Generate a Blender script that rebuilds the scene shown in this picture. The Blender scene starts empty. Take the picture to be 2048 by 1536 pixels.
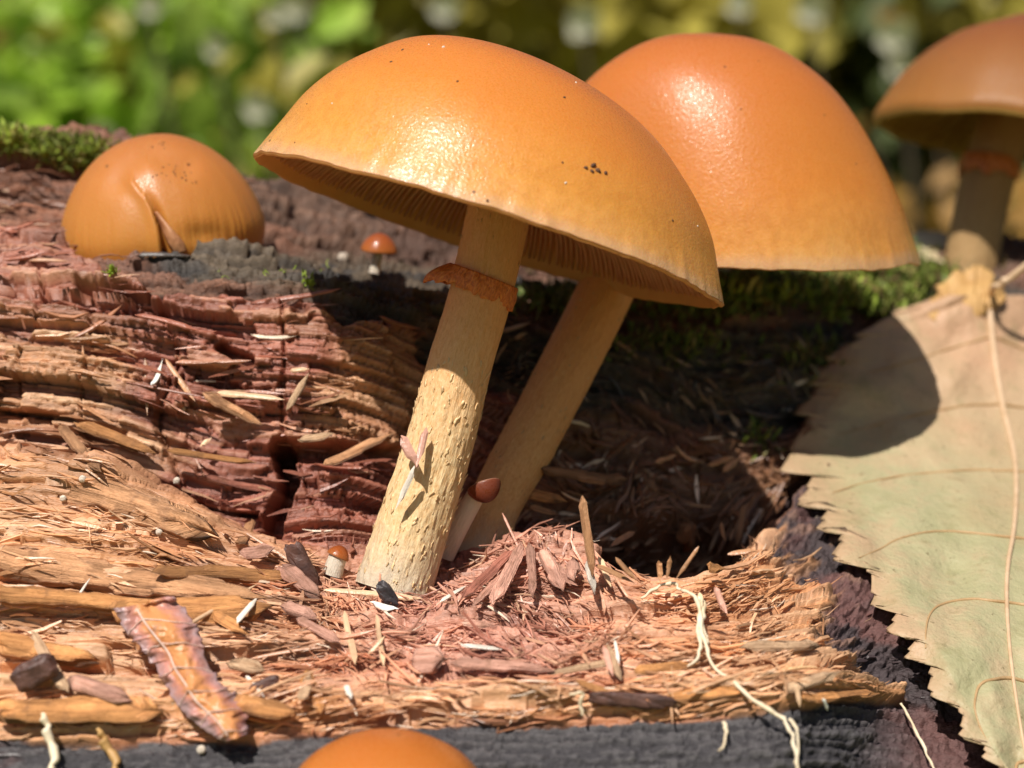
import bpy, math, random
import numpy as np
from mathutils import Vector, Matrix

# ---------------------------------------------------------------- camera, light, exposure
# one scene unit is one centimetre
S = bpy.context.scene
S.unit_settings.system = 'METRIC'
S.unit_settings.scale_length = 0.01
DSH = 4.0                         # distances below are counted from 4 cm in front of the camera
FPX = 3735.0                      # focal length in pixels of a 2048 wide frame
PITCH = math.atan(280 / FPX)
CAM = np.array([0.0, -13.75, 2.56])
FWD = np.array([0, math.cos(PITCH), -math.sin(PITCH)])
UPV = np.array([0, math.sin(PITCH), math.cos(PITCH)])
RGT = np.array([1.0, 0, 0])
cam_d = bpy.data.cameras.new('camera')
cam_d.sensor_width = 36.0
cam_d.lens = 18.0 / (1024 / FPX)
cam_d.clip_start = 0.1
cam_d.clip_end = 30000
cam_d.dof.use_dof = True
cam_d.dof.focus_distance = 9.55 + DSH
cam_d.dof.aperture_fstop = cam_d.lens * 1e-3 / 0.215
cam = bpy.data.objects.new('camera', cam_d)
S.collection.objects.link(cam)
cam.location = CAM
cam.rotation_euler = (math.pi / 2 - PITCH, 0, 0)
S.camera = cam

SUN_T = np.array([0.46, 1.0, -1.45])          # the way the light travels
SUN_T = SUN_T / np.linalg.norm(SUN_T)
sun_el = math.asin(-SUN_T[2])
W = bpy.data.worlds.new('World'); S.world = W; W.use_nodes = True
wn = W.node_tree
sky = wn.nodes.new('ShaderNodeTexSky'); sky.sky_type = 'NISHITA'; sky.sun_disc = False
sky.sun_elevation = sun_el
sky.sun_rotation = math.atan2(-SUN_T[0], -SUN_T[1])
sky.dust_density = 2.0
bg = wn.nodes['Background']; bg.inputs['Strength'].default_value = 0.046
wn.links.new(sky.outputs[0], bg.inputs['Color'])
sl = bpy.data.lights.new('sun', 'SUN'); sl.energy = 4.7; sl.angle = math.radians(0.6); sl.color = (1.0, 0.94, 0.86)
so = bpy.data.objects.new('sun', sl); S.collection.objects.link(so)
so.rotation_euler = Vector(SUN_T).to_track_quat('-Z', 'Y').to_euler()
so.location = (-60, -100, 120)

S.render.engine = 'CYCLES'
S.cycles.use_denoising = True
S.cycles.max_bounces = 8
S.cycles.caustics_reflective = False
S.cycles.caustics_refractive = False
S.view_settings.view_transform = 'Standard'
S.view_settings.look = 'None'
S.view_settings.exposure = 0.3
S.view_settings.gamma = 1.0

# ---------------------------------------------------------------- helpers
rng = np.random.default_rng(7)
random.seed(7)
C = S.collection

def at(px, py, d):
    px = np.asarray(px, float); py = np.asarray(py, float); d = np.asarray(d, float) + DSH
    return (CAM + d[..., None] * FWD + ((px - 1024) / FPX * d)[..., None] * RGT
            - ((py - 768) / FPX * d)[..., None] * UPV)

def proj(P):
    q = np.asarray(P) - CAM
    d = q @ FWD
    return 1024 + FPX * (q @ RGT) / d, 768 - FPX * (q @ UPV) / d, d - DSH

def sz(px, d):
    return px / FPX * (d + DSH)

def hsh(ix, iy, seed):
    n = (ix.astype(np.int64) * 374761393 + iy.astype(np.int64) * 668265263 + seed * 974634777) & 0xffffffff
    n = ((n ^ (n >> 13)) * 1274126177) & 0xffffffff
    n = ((n ^ (n >> 16)) * 668265263) & 0xffffffff
    return ((n ^ (n >> 15)) & 0xffff) / 65535.0

def vn(x, y, seed=0):
    x = np.asarray(x, float); y = np.asarray(y, float)
    x, y = np.broadcast_arrays(x, y)
    ix = np.floor(x); iy = np.floor(y)
    fx = x - ix; fy = y - iy
    fx = fx * fx * (3 - 2 * fx); fy = fy * fy * (3 - 2 * fy)
    a = hsh(ix, iy, seed); b = hsh(ix + 1, iy, seed); c = hsh(ix, iy + 1, seed); d = hsh(ix + 1, iy + 1, seed)
    return (a * (1 - fx) + b * fx) * (1 - fy) + (c * (1 - fx) + d * fx) * fy

def fbm(x, y, seed=0, oct=4, gain=0.5):
    t = 0; a = 1; s = 0
    for o in range(oct):
        t = t + a * vn(np.asarray(x) * 2 ** o, np.asarray(y) * 2 ** o, seed + 31 * o); s += a; a *= gain
    return t / s

def sstep(a, b, x):
    t = np.clip((x - a) / (b - a), 0, 1)
    return t * t * (3 - 2 * t)

def mesh_np(name, V, F, mat, parent=None, attrs=None, smooth=True):
    """V (n,3), F (m,4) or (m,3) int arrays, or a list of such arrays."""
    me = bpy.data.meshes.new(name)
    V = np.asarray(V, np.float32)
    Fs = F if isinstance(F, list) else [F]
    Fs = [np.asarray(f, np.int32) for f in Fs if len(f)]
    me.vertices.add(len(V)); me.vertices.foreach_set('co', V.ravel())
    loops = np.concatenate([f.ravel() for f in Fs])
    tot = np.concatenate([np.full(len(f), f.shape[1], np.int32) for f in Fs])
    start = np.concatenate([[0], np.cumsum(tot)[:-1]]).astype(np.int32)
    me.loops.add(len(loops)); me.loops.foreach_set('vertex_index', loops)
    me.polygons.add(len(tot)); me.polygons.foreach_set('loop_start', start)
    me.polygons.foreach_set('loop_total', tot)
    me.polygons.foreach_set('use_smooth', np.full(len(tot), smooth, bool))
    for k, a in (attrs or {}).items():
        a = np.asarray(a, np.float32)
        if a.ndim == 1:
            at_ = me.attributes.new(k, 'FLOAT', 'POINT'); at_.data.foreach_set('value', a)
        else:
            at_ = me.attributes.new(k, 'FLOAT_VECTOR', 'POINT'); at_.data.foreach_set('vector', a.ravel())
    me.update(calc_edges=True); me.validate()
    me.materials.append(mat)
    o = bpy.data.objects.new(name, me); C.objects.link(o)
    if parent is not None:
        o.parent = parent
        o.matrix_parent_inverse = Matrix.Translation(-Vector(parent.location))
    return o

def thing(name, label, cat, loc=(0, 0, 0), group=None):
    o = bpy.data.objects.new(name, None); C.objects.link(o)
    o.location = [float(v) for v in loc]; o.empty_display_size = 0.3
    o['label'] = label; o['category'] = cat
    if group: o['group'] = group
    return o

def tag(o, label=None, cat=None, group=None, kind=None):
    if label: o['label'] = label
    if cat: o['category'] = cat
    if group: o['group'] = group
    if kind: o['kind'] = kind
    return o

def grid_faces(nu, nv, wrap=False):
    iu = np.arange(nu if wrap else nu - 1); iv = np.arange(nv - 1)
    a, b = np.meshgrid(iu, iv, indexing='ij')
    a2 = (a + 1) % nu
    return np.stack([a * nv + b, a2 * nv + b, a2 * nv + b + 1, a * nv + b + 1], -1).reshape(-1, 4)

def spline(pts, t):
    """Catmull-Rom through the rows of pts at parameters t in [0, n-1]."""
    P = np.asarray(pts, float)
    if P.ndim == 1: P = P[:, None]
    n = len(P)
    t = np.clip(t, 0, n - 1 - 1e-9); i = np.floor(t).astype(int); f = (t - i)[:, None]
    g = lambda k: P[np.clip(k, 0, n - 1)]
    p0, p1, p2, p3 = g(i - 1), g(i), g(i + 1), g(i + 2)
    return 0.5 * (2 * p1 + (p2 - p0) * f + (2 * p0 - 5 * p1 + 4 * p2 - p3) * f ** 2 + (3 * p1 - p0 - 3 * p2 + p3) * f ** 3)

def unit(v):
    v = np.asarray(v, float)
    return v / (np.linalg.norm(v, axis=-1, keepdims=True) + 1e-12)

# ---------------------------------------------------------------- materials
class N:
    def __init__(s, name):
        s.m = bpy.data.materials.new(name); s.m.use_nodes = True
        s.t = s.m.node_tree; s.b = s.t.nodes['Principled BSDF']; s.out = s.t.nodes['Material Output']
    def n(s, typ, **kw):
        x = s.t.nodes.new('ShaderNode' + typ)
        for k, v in kw.items():
            if k in x.inputs: 
                if hasattr(v, 'links') or isinstance(v, bpy.types.NodeSocket): s.t.links.new(v, x.inputs[k])
                else: x.inputs[k].default_value = v
            else: setattr(x, k, v)
        return x
    def l(s, a, b): s.t.links.new(a, b)
    def attr(s, name): return s.n('Attribute', attribute_name=name)
    def ramp(s, fac, stops):
        r = s.n('ValToRGB'); e = r.color_ramp.elements
        while len(e) < len(stops): e.new(0.5)
        for k, (p, c) in enumerate(stops):
            e[k].position = p; e[k].color = (*c, 1) if len(c) == 3 else c
        s.l(fac, r.inputs[0]); return r.outputs[0]
    def mix(s, fac, a, b, mode='MIX'):
        x = s.n('Mix', data_type='RGBA', blend_type=mode)
        for v, i in ((fac, 0), (a, 6), (b, 7)):
            if isinstance(v, bpy.types.NodeSocket): s.l(v, x.inputs[i])
            elif i == 0: x.inputs[0].default_value = v
            else: x.inputs[i].default_value = (*v, 1)
        return x.outputs[2]
    def math(s, op, a, b=0.0, clamp=False):
        x = s.n('Math', operation=op, use_clamp=clamp)
        for i, v in enumerate((a, b)):
            if isinstance(v, bpy.types.NodeSocket): s.l(v, x.inputs[i])
            else: x.inputs[i].default_value = v
        return x.outputs[0]
    def noise(s, vec, scale, detail=3.0, rough=0.55, dist=0.0):
        x = s.n('TexNoise'); x.inputs['Scale'].default_value = scale; x.inputs['Detail'].default_value = detail
        x.inputs['Roughness'].default_value = rough; x.inputs['Distortion'].default_value = dist
        if vec is not None: s.l(vec, x.inputs['Vector'])
        return x.outputs[0]
    def mapping(s, vec, scale=(1, 1, 1), rot=(0, 0, 0)):
        x = s.n('Mapping'); x.inputs['Scale'].default_value = scale; x.inputs['Rotation'].default_value = rot
        s.l(vec, x.inputs['Vector']); return x.outputs[0]
    def obj(s): return s.n('TexCoord').outputs['Object']
    def bump(s, h, strength, dist, normal=None):
        x = s.n('Bump'); x.inputs['Strength'].default_value = strength; x.inputs['Distance'].default_value = dist
        s.l(h, x.inputs['Height'])
        if normal is not None: s.l(normal, x.inputs['Normal'])
        s.l(x.outputs[0], s.b.inputs['Normal']); return x.outputs[0]
    def set(s, **kw):
        for k, v in kw.items():
            k = k.replace('_', ' ')
            if isinstance(v, bpy.types.NodeSocket): s.l(v, s.b.inputs[k])
            else: s.b.inputs[k].default_value = v

def mat_tint(name, rough=0.62, spec=0.4, nscale=14.0, var=0.35, bump=0.35, stretch=(1, 3, 3)):
    k = N(name); a = k.attr('tint').outputs['Vector']; ob = k.obj()
    mp = k.mapping(ob, stretch)
    n1 = k.noise(mp, nscale, 4); n2 = k.noise(ob, 2.3, 3)
    f = k.math('MULTIPLY_ADD', n1, var * 2); f.node.inputs[2].default_value = 1 - var
    g = k.math('MULTIPLY_ADD', n2, 0.5); g.node.inputs[2].default_value = 0.75
    fg = k.math('MULTIPLY', f, g)
    comb = k.n('CombineXYZ'); [k.l(fg, comb.inputs[i]) for i in range(3)]
    k.set(Base_Color=k.mix(1.0, a, comb.outputs[0], 'MULTIPLY'), Roughness=rough)
    k.b.inputs['Specular IOR Level'].default_value = spec
    if bump: k.bump(k.noise(mp, nscale * 2.2, 4), bump, 0.02)
    return k.m

M = {}
M['wood'] = mat_tint('decayed_wood', 0.44, 0.5, 12, 0.3, 0.5, (1, 4, 4))
M['bark'] = mat_tint('dark_bark', 0.6, 0.5, 22, 0.55, 0.8, (1, 2.2, 2.2))
M['splinter'] = mat_tint('splinter_wood', 0.36, 0.5, 10, 0.25, 0.3, (2, 2, 2))
k = N('slab_wood'); a = k.attr('tint').outputs['Vector']; gv = k.attr('gr').outputs['Vector']
n1 = k.noise(k.mapping(gv, (2.2, 1.0, 1.0)), 1.6, 5, 0.7); n2 = k.noise(k.obj(), 9, 4)
cx_ = k.ramp(n1, [(0.28, (0.62, 0.52, 0.45)), (0.48, (1.0, 0.98, 0.96)), (0.72, (1.35, 1.38, 1.4))])
col = k.mix(1.0, a, cx_, 'MULTIPLY'); col = k.mix(k.math('MULTIPLY', k.ramp(n2, [(0.55, (0, 0, 0)), (0.7, (1, 1, 1))]), 0.5), col, (0.20, 0.09, 0.045))
k.set(Base_Color=col, Roughness=0.55); k.bump(k.math('ADD', n1, k.math('MULTIPLY', n2, 0.4)), 0.9, 0.05); M['slab'] = k.m
M['moss'] = mat_tint('moss_green', 0.6, 0.3, 4, 0.3, 0)

def mat_cap(name, stops, rough=0.37, stria=0.6, bump=0.35, spec=0.5, sss=0.3, rim=(0.62, 0.42, 0.30)):
    k = N(name); t = k.attr('cap_t').outputs['Fac']; ang = k.attr('ang').outputs['Vector']; ob = k.obj()
    nz = k.noise(ob, 1.4, 4)
    tt = k.math('ADD', t, k.math('MULTIPLY', k.math('SUBTRACT', nz, 0.5), 0.16))
    col = k.ramp(tt, stops)
    # radial streaks near the margin
    st = k.noise(k.mapping(ang, (1, 1, 1.2)), 22, 3, 0.6)
    sm = k.math('MULTIPLY', k.ramp(t, [(0.55, (0, 0, 0)), (0.95, (1, 1, 1))]), stria)
    stc = k.ramp(st, [(0.32, (0.86, 0.78, 0.66)), (0.62, (1.08, 1.12, 1.15))])
    col = k.mix(sm, col, k.mix(1.0, col, stc, 'MULTIPLY'))
    rm = k.math('MULTIPLY', k.ramp(t, [(0.955, (0, 0, 0)), (0.985, (1, 1, 1))]), 0.35)
    col = k.mix(rm, col, rim)
    # tiny dark specks
    v = k.n('TexVoronoi'); v.inputs['Scale'].default_value = 4.6; k.l(ob, v.inputs['Vector'])
    vs = k.n('TexVoronoi'); vs.inputs['Scale'].default_value = 4.6; k.l(ob, vs.inputs['Vector'])
    big = k.math('GREATER_THAN', k.n('SeparateColor', Color=vs.outputs['Color']).outputs[0], 0.72)
    dot = k.math('MULTIPLY', k.math('LESS_THAN', v.outputs['Distance'], 0.07), big)
    col = k.mix(k.math('MULTIPLY', dot, 0.8), col, (0.10, 0.035, 0.012))
    rn = k.n('MapRange'); k.l(k.noise(ob, 70, 1, 0.5), rn.inputs[0]); rn.inputs[1].default_value = 0.35; rn.inputs[2].default_value = 0.65; rn.inputs[3].default_value = rough - 0.18; rn.inputs[4].default_value = rough + 0.16
    k.set(Base_Color=col, Roughness=rn.outputs[0])
    k.b.inputs['Specular IOR Level'].default_value = spec
    k.b.inputs['Subsurface Weight'].default_value = sss
    k.b.inputs['Subsurface Radius'].default_value = (1.0, 0.38, 0.10)
    k.b.inputs['Subsurface Scale'].default_value = 0.13
    b1 = k.noise(ob, 46, 2, 0.6)
    b2 = k.noise(k.mapping(ang, (1, 1, 6)), 16, 2)
    hh = k.math('ADD', k.math('MULTIPLY', b1, 0.8), k.math('MULTIPLY', b2, 0.15))
    k.bump(hh, min(1.0, bump * 1.6), 0.010)
    tr = k.n('BsdfTranslucent'); k.l(col, tr.inputs['Color']); mx = k.n('MixShader'); mx.inputs[0].default_value = 0.20
    k.l(k.b.outputs[0], mx.inputs[1]); k.l(tr.outputs[0], mx.inputs[2]); k.l(mx.outputs[0], k.out.inputs['Surface'])
    return k.m

CAPSTOPS = [(0.0, (0.50, 0.140, 0.040)), (0.35, (0.62, 0.195, 0.038)), (0.65, (0.68, 0.240, 0.040)), (0.88, (0.73, 0.320, 0.060)), (1.0, (0.74, 0.38, 0.12))]
M['cap'] = mat_cap('cap_skin', CAPSTOPS)
M['cap_back'] = mat_cap('cap_skin_back', [(0.0, (0.46, 0.130, 0.036)), (0.4, (0.57, 0.180, 0.036)), (0.75, (0.65, 0.235, 0.040)), (0.93, (0.69, 0.31, 0.07)), (1.0, (0.70, 0.37, 0.12))], 0.38)
M['cap_bun'] = mat_cap('cap_skin_bun', [(0.0, (0.46, 0.16, 0.045)), (0.4, (0.55, 0.205, 0.048)), (0.8, (0.60, 0.25, 0.048)), (1.0, (0.54, 0.20, 0.035))], 0.46, 0.08, 0.22)
M['cap_red'] = mat_cap('cap_skin_red', [(0.0, (0.24, 0.055, 0.018)), (0.6, (0.36, 0.09, 0.02)), (1.0, (0.42, 0.13, 0.03))], 0.3, 0.1, 0.1, sss=0.0)
M['cap_red_shaded'] = mat_cap('cap_skin_red_shaded', [(0.0, (0.12, 0.025, 0.012)), (0.6, (0.17, 0.035, 0.014)), (1.0, (0.20, 0.05, 0.02))], 0.4, 0.1, 0.1, sss=0.0)  # red skin darkened to paint in the shadow on the tipped cap
M['cap_far'] = mat_cap('cap_skin_far_shaded', [(0.0, (0.22, 0.065, 0.026)), (0.5, (0.26, 0.085, 0.02)), (1.0, (0.34, 0.14, 0.026))], 0.6, 0.2, 0.15, rim=(0.30, 0.14, 0.03))  # browner, darker skin paints in the shade over the far cap
M['cap_front'] = mat_cap('cap_skin_front', [(0.0, (0.52, 0.15, 0.03)), (0.6, (0.58, 0.19, 0.035)), (1.0, (0.6, 0.24, 0.04))], 0.3, 0.1, 0.1)

def mat_gill(name, c1, c2):
    k = N(name); n = k.noise(k.obj(), 6, 3)
    k.set(Base_Color=k.mix(n, c1, c2), Roughness=0.6)
    k.bump(k.noise(k.obj(), 40, 2), 0.2, 0.01)
    tr = k.n('BsdfTranslucent'); k.l(k.b.inputs['Base Color'].links[0].from_socket, tr.inputs['Color']); mx = k.n('MixShader'); mx.inputs[0].default_value = 0.35
    k.l(k.b.outputs[0], mx.inputs[1]); k.l(tr.outputs[0], mx.inputs[2]); k.l(mx.outputs[0], k.out.inputs['Surface'])
    return k.m
M['gill'] = mat_gill('gill_flesh', (0.76, 0.38, 0.23), (0.86, 0.50, 0.32))
M['gill_bed'] = mat_gill('cap_underside', (0.62, 0.30, 0.10), (0.74, 0.42, 0.15))
M['gill_yellow'] = mat_gill('gill_flesh_yellow', (0.55, 0.36, 0.08), (0.62, 0.42, 0.12))

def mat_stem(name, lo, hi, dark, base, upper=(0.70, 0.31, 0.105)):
    k = N(name); st = k.attr('st').outputs['Vector']      # cos, sin, along
    fib = k.noise(k.mapping(st, (3.0, 3.0, 5.0)), 4.0, 5, 0.7)
    fine = k.noise(k.mapping(st, (14, 14, 5)), 1.6, 4, 0.6)
    patch = k.noise(k.mapping(st, (1, 1, 1.6)), 1.7, 4, 0.6)
    col = k.ramp(fib, [(0.22, dark), (0.40, lo), (0.66, hi)])
    col = k.mix(k.math('MULTIPLY', k.ramp(patch, [(0.5, (0, 0, 0)), (0.72, (1, 1, 1))]), 0.45), col, hi)
    al = k.attr('along').outputs['Fac']
    b = k.ramp(k.math('ADD', al, k.math('MULTIPLY', k.math('SUBTRACT', patch, 0.5), 0.25)), [(0.02, (1, 1, 1)), (0.16, (0, 0, 0))])
    col = k.mix(k.math('MULTIPLY', b, 0.75), col, base)
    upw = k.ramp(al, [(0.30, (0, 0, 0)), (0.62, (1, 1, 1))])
    col = k.mix(k.math('MULTIPLY', upw, 0.75), col, k.mix(fib, tuple(c * 0.95 for c in upper), tuple(min(1, c * 1.2) for c in upper)))  # tan-orange upper stem, painted warmer to stand in for bounced light
    sp = k.ramp(k.noise(k.mapping(st, (3, 3, 3)), 4.0, 2), [(0.70, (0, 0, 0)), (0.76, (1, 1, 1))])
    col = k.mix(k.math('MULTIPLY', sp, 0.6), col, dark)
    k.set(Base_Color=col, Roughness=0.6)
    k.b.inputs['Subsurface Weight'].default_value = 0.05
    k.b.inputs['Subsurface Radius'].default_value = (1, 0.5, 0.2); k.b.inputs['Subsurface Scale'].default_value = 0.05
    k.bump(k.math('ADD', fib, k.math('MULTIPLY', fine, 0.6)), 0.6, 0.03)
    return k.m
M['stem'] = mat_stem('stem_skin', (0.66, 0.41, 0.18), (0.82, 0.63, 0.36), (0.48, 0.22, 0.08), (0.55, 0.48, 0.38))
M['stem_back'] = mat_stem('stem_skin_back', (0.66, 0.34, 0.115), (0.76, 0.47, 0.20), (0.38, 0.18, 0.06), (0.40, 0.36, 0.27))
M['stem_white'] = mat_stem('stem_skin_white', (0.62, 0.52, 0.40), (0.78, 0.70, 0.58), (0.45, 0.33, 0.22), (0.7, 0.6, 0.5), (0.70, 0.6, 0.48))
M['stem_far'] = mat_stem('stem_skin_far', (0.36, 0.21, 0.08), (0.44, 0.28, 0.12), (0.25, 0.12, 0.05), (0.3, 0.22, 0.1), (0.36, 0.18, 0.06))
k = N('ring_skin'); n = k.noise(k.mapping(k.attr('st').outputs['Vector'], (4, 4, 1)), 5, 4)
k.set(Base_Color=k.ramp(n, [(0.3, (0.34, 0.08, 0.012)), (0.52, (0.58, 0.155, 0.022)), (0.72, (0.72, 0.28, 0.06))]), Roughness=0.45)
k.bump(n, 0.5, 0.03); M['ring'] = k.m

def mat_plain(name, c1, c2, rough=0.6, scale=6, bump=0.3, trans=0.0, stretch=(1, 1, 1)):
    k = N(name); mp = k.mapping(k.obj(), stretch); n = k.noise(mp, scale, 4)
    col = k.mix(k.ramp(n, [(0.3, (0, 0, 0)), (0.7, (1, 1, 1))]), c1, c2)
    k.set(Base_Color=col, Roughness=rough)
    if bump: k.bump(k.noise(mp, scale * 3, 3), bump, 0.02)
    if trans:
        tr = k.n('BsdfTranslucent'); k.l(col, tr.inputs['Color'])
        mx = k.n('MixShader'); mx.inputs[0].default_value = trans
        k.l(k.b.outputs[0], mx.inputs[1]); k.l(tr.outputs[0], mx.inputs[2]); k.l(mx.outputs[0], k.out.inputs['Surface'])
    return k.m
M['root'] = mat_plain('root_fibre', (0.62, 0.48, 0.30), (0.80, 0.70, 0.52), 0.55, 5)
M['black'] = mat_plain('charred_chip', (0.015, 0.013, 0.015), (0.06, 0.05, 0.055), 0.5, 12)
M['chip'] = mat_plain('dark_chip', (0.05, 0.022, 0.018), (0.13, 0.06, 0.045), 0.55, 12)
M['dirt'] = mat_plain('dirt', (0.05, 0.02, 0.01), (0.12, 0.05, 0.02), 0.8, 20)
M['grain'] = mat_plain('pale_grain', (0.50, 0.42, 0.34), (0.66, 0.58, 0.48), 0.4, 8)

# ---------------------------------------------------------------- the log: a sheet through control points (pixel row, depth)
COLPX = [-1500, -500, 100, 450, 700, 900, 1150, 1400, 1600, 1800, 2050, 2600, 3600]
ROWS = {  # columns 100 ... 2050; the outer columns repeat the ends
    0: [(2100, 7.6)] * 9,
    1: [(1640, 7.8), (1640, 7.8), (1625, 7.8), (1610, 7.8), (1605, 7.8), (1600, 7.8), (1590, 7.85), (1600, 8.5), (1640, 8.6)],
    2: [(1482, 8.2), (1478, 8.2), (1465, 8.2), (1450, 8.2), (1447, 8.2), (1440, 8.2), (1418, 8.35), (1400, 9.3), (1450, 9.35)],
    3: [(1340, 8.7), (1350, 8.7), (1330, 8.75), (1325, 8.75), (1330, 8.7), (1325, 8.7), (1300, 9.1), (1260, 9.95), (1290, 10.0)],
    4: [(1180, 9.15), (1215, 9.2), (1235, 9.25), (1225, 9.3), (1235, 9.2), (1245, 9.15), (1200, 9.9), (1120, 10.7), (1140, 10.8)],
    5: [(1040, 9.5), (1130, 9.6), (1180, 9.7), (1175, 9.75), (1150, 9.6), (1195, 9.45), (1090, 10.8), (1000, 11.8), (1010, 11.9)],
    6: [(920, 9.85), (1060, 9.95), (1140, 10.0), (1135, 10.15), (1085, 9.95), (1330, 9.95), (985, 11.6), (900, 12.95), (910, 13.05)],
    7: [(960, 10.3), (1095, 10.3), (1080, 10.35), (1100, 10.8), (1180, 10.7), (1150, 11.2), (1015, 12.0), (830, 13.3), (840, 13.4)],
    8: [(750, 10.45), (800, 10.5), (820, 10.6), (840, 11.1), (870, 11.6), (880, 12.1), (850, 12.6), (760, 13.4), (760, 13.5)],
    9: [(595, 10.7), (590, 10.7), (615, 10.8), (625, 11.4), (655, 12.1), (680, 12.6), (690, 13.1), (700, 13.7), (690, 13.8)],
    10: [(503, 11.2), (498, 11.2), (560, 11.6), (575, 12.2), (600, 12.9), (610, 13.3), (610, 13.6), (610, 14.3), (600, 14.4)],
    11: [(430, 12.2), (497, 12.2), (520, 12.7), (540, 13.2), (560, 13.8), (570, 14.2), (565, 14.4), (560, 14.8), (550, 15.0)],
    12: [(285, 13.2), (375, 13.7), (430, 14.1), (488, 14.5), (530, 15.0), (545, 15.4), (540, 15.8), (532, 16.4), (522, 16.8)],
    13: [(900, 15.5), (900, 16.0), (900, 16.5), (900, 17), (900, 17.5), (900, 18), (900, 18), (900, 18.5), (900, 19)],
}
G = np.zeros((14, 13, 3))
for r in range(14):
    for c in range(13):
        py, d = ROWS[r][min(max(c - 2, 0), 8)]
        e = 0.0
        G[r, c] = at(COLPX[c], py, d)
    # keep the ends of the log level with the edge columns, only further out
    for c, ref in ((0, 2), (1, 2), (11, 10), (12, 10)):
        G[r, c, 1:] = G[r, ref, 1:]

def seg(parts):
    out = [np.linspace(a, b, n, endpoint=False) for a, b, n in parts]
    return np.concatenate(out + [[parts[-1][1]]])
ui = seg([(0, 1.75, 50), (1.75, 10.1, 980), (10.1, 12, 50)])
vi = seg([(0, 1, 16), (1, 2, 56), (2, 5, 220), (5, 9, 270), (9, 12, 120), (12, 13, 10)])
tmp = np.stack([spline(G[r], ui) for r in range(14)])                   # 14, nu, 3
tmp2 = spline(tmp.reshape(14, -1), vi).reshape(len(vi), len(ui), 3)
B = np.transpose(tmp2, (1, 0, 2)).copy()                                # nu, nv, 3
NU, NV = B.shape[:2]
UPX = np.interp(ui, np.arange(13), COLPX)[:, None] * np.ones((1, NV))
VV = np.ones((NU, 1)) * vi[None, :]
du = np.gradient(B, axis=0); dv = np.gradient(B, axis=1)
NRM = unit(np.cross(du, dv)); TU = unit(du); TV = unit(dv)
X = B[..., 0]
ARC = np.cumsum(np.concatenate([np.zeros((NU, 1)), np.linalg.norm(np.diff(B, axis=1), axis=2)], 1), 1)
ARC0 = ARC[NU // 3][None, :] * 0.6 + ARC * 0.4                           # smoother strip coordinate
bpx, bpy_, bd = proj(B)

def strips(x, s, w, L, seed, warp=0.9):
    s2 = s / w + warp * (fbm(x * 0.55, s * 0.8, seed + 5, 3) - 0.5) * 3
    r = np.floor(s2); f = s2 - r
    z = np.zeros_like(r)
    xo = x / (L * (0.5 + hsh(r, z, seed + 1))) + 37 * hsh(r, z + 1, seed + 2)
    xo = xo + 0.35 * (vn(x * 9, s * 30, seed + 9) - 0.5) * 0.3 / L
    c = np.floor(xo); g = xo - c
    hh = hsh(r, c, seed + 3)
    prof = np.sqrt(np.clip(1 - (2 * f - 1) ** 2, 0, 1))
    end = np.clip(np.minimum(g, 1 - g) * L / 0.025, 0, 1)
    return hh, prof * (0.4 + 0.6 * end)

# grain runs a little downhill to the right on the back wall
gx = X
gs = ARC0 + 0.10 * X * sstep(5.5, 7.0, VV) * (X < 8)
edge_n = fbm(X * 3.0, VV * 4.0, 3, 4)
# --- zones
z_front = 1 - sstep(-0.02, 0.02, VV - (2.0 + (edge_n - 0.5) * 0.16))
ridge_u = np.interp(VV, [0, 1, 2, 3, 4, 5, 6, 6.6, 7], [1960, 1900, 1785, 1660, 1620, 1555, 1520, 1520, 1560])
z_ridge = sstep(-25, 25, UPX - ridge_u + (edge_n - 0.5) * 160) * (VV < 7.3)
lipv = np.interp(UPX, [-500, 60, 180, 200, 600, 760, 900, 1200, 1500], [10.7, 10.3, 9.6, 8.98, 8.88, 8.8, 8.5, 8.15, 7.9])
z_top = sstep(-0.06, 0.06, VV - (lipv + (edge_n - 0.5) * 0.55))
z_wall = sstep(5.6, 6.6, VV) * (1 - z_top)
z_floor = (1 - sstep(5.6, 6.6, VV)) * (1 - z_front) * (1 - z_ridge)
z_pink = np.exp(-((UPX - 950) / 330) ** 2) * sstep(2.2, 2.9, VV) * (1 - sstep(6.6, 7.2, VV))
# --- relief
h1, p1 = strips(gx, gs, 0.15, 1.8, 11, 0.5)
h2, p2 = strips(gx, gs, 0.062, 0.8, 23, 0.45)
h3, p3 = strips(gx, gs, 0.028, 0.4, 37, 0.7)
j1, q1 = strips(gx, gs, 0.17, 3.0, 12, 0.6)
j2, q2 = strips(gx, gs, 0.062, 1.3, 24, 0.8)
j3, q3 = strips(gx, gs, 0.028, 0.7, 38, 1.2)
lump = fbm(X * 1.3, ARC0 * 1.8, 51, 4) - 0.5
crumb = fbm(X * 7, ARC0 * 8, 61, 4) - 0.5
crumb2 = fbm(X * 22, ARC0 * 24, 71, 3) - 0.5
block = strips(ARC0 + 0.25 * lump, X + 0.5 * vn(X * 0.7, ARC0 * 0.9, 19), 0.75, 0.55, 47, 0.5)
crackm = np.clip(1 - block[1] * 3.2, 0, 1) * (fbm(X * 1.1, ARC0 * 1.4, 53, 3) > 0.46)
D_wood = 0.20 * (h1 - 0.5) + 0.035 * p1 + 0.11 * (h2 - 0.5) + 0.028 * p2 + 0.035 * (h3 - 0.5) + 0.04 * crumb + 0.025 * crumb2 + 0.10 * (block[0] - 0.5) - 0.10 * crackm + 0.012 * p3 + 0.16 * lump
D_floor = 0.15 * (j1 - 0.5) + 0.05 * q1 + 0.08 * (j2 - 0.5) + 0.022 * q2 + 0.032 * (j3 - 0.5) + 0.010 * q3 + 0.18 * lump + 0.05 * crumb
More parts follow.
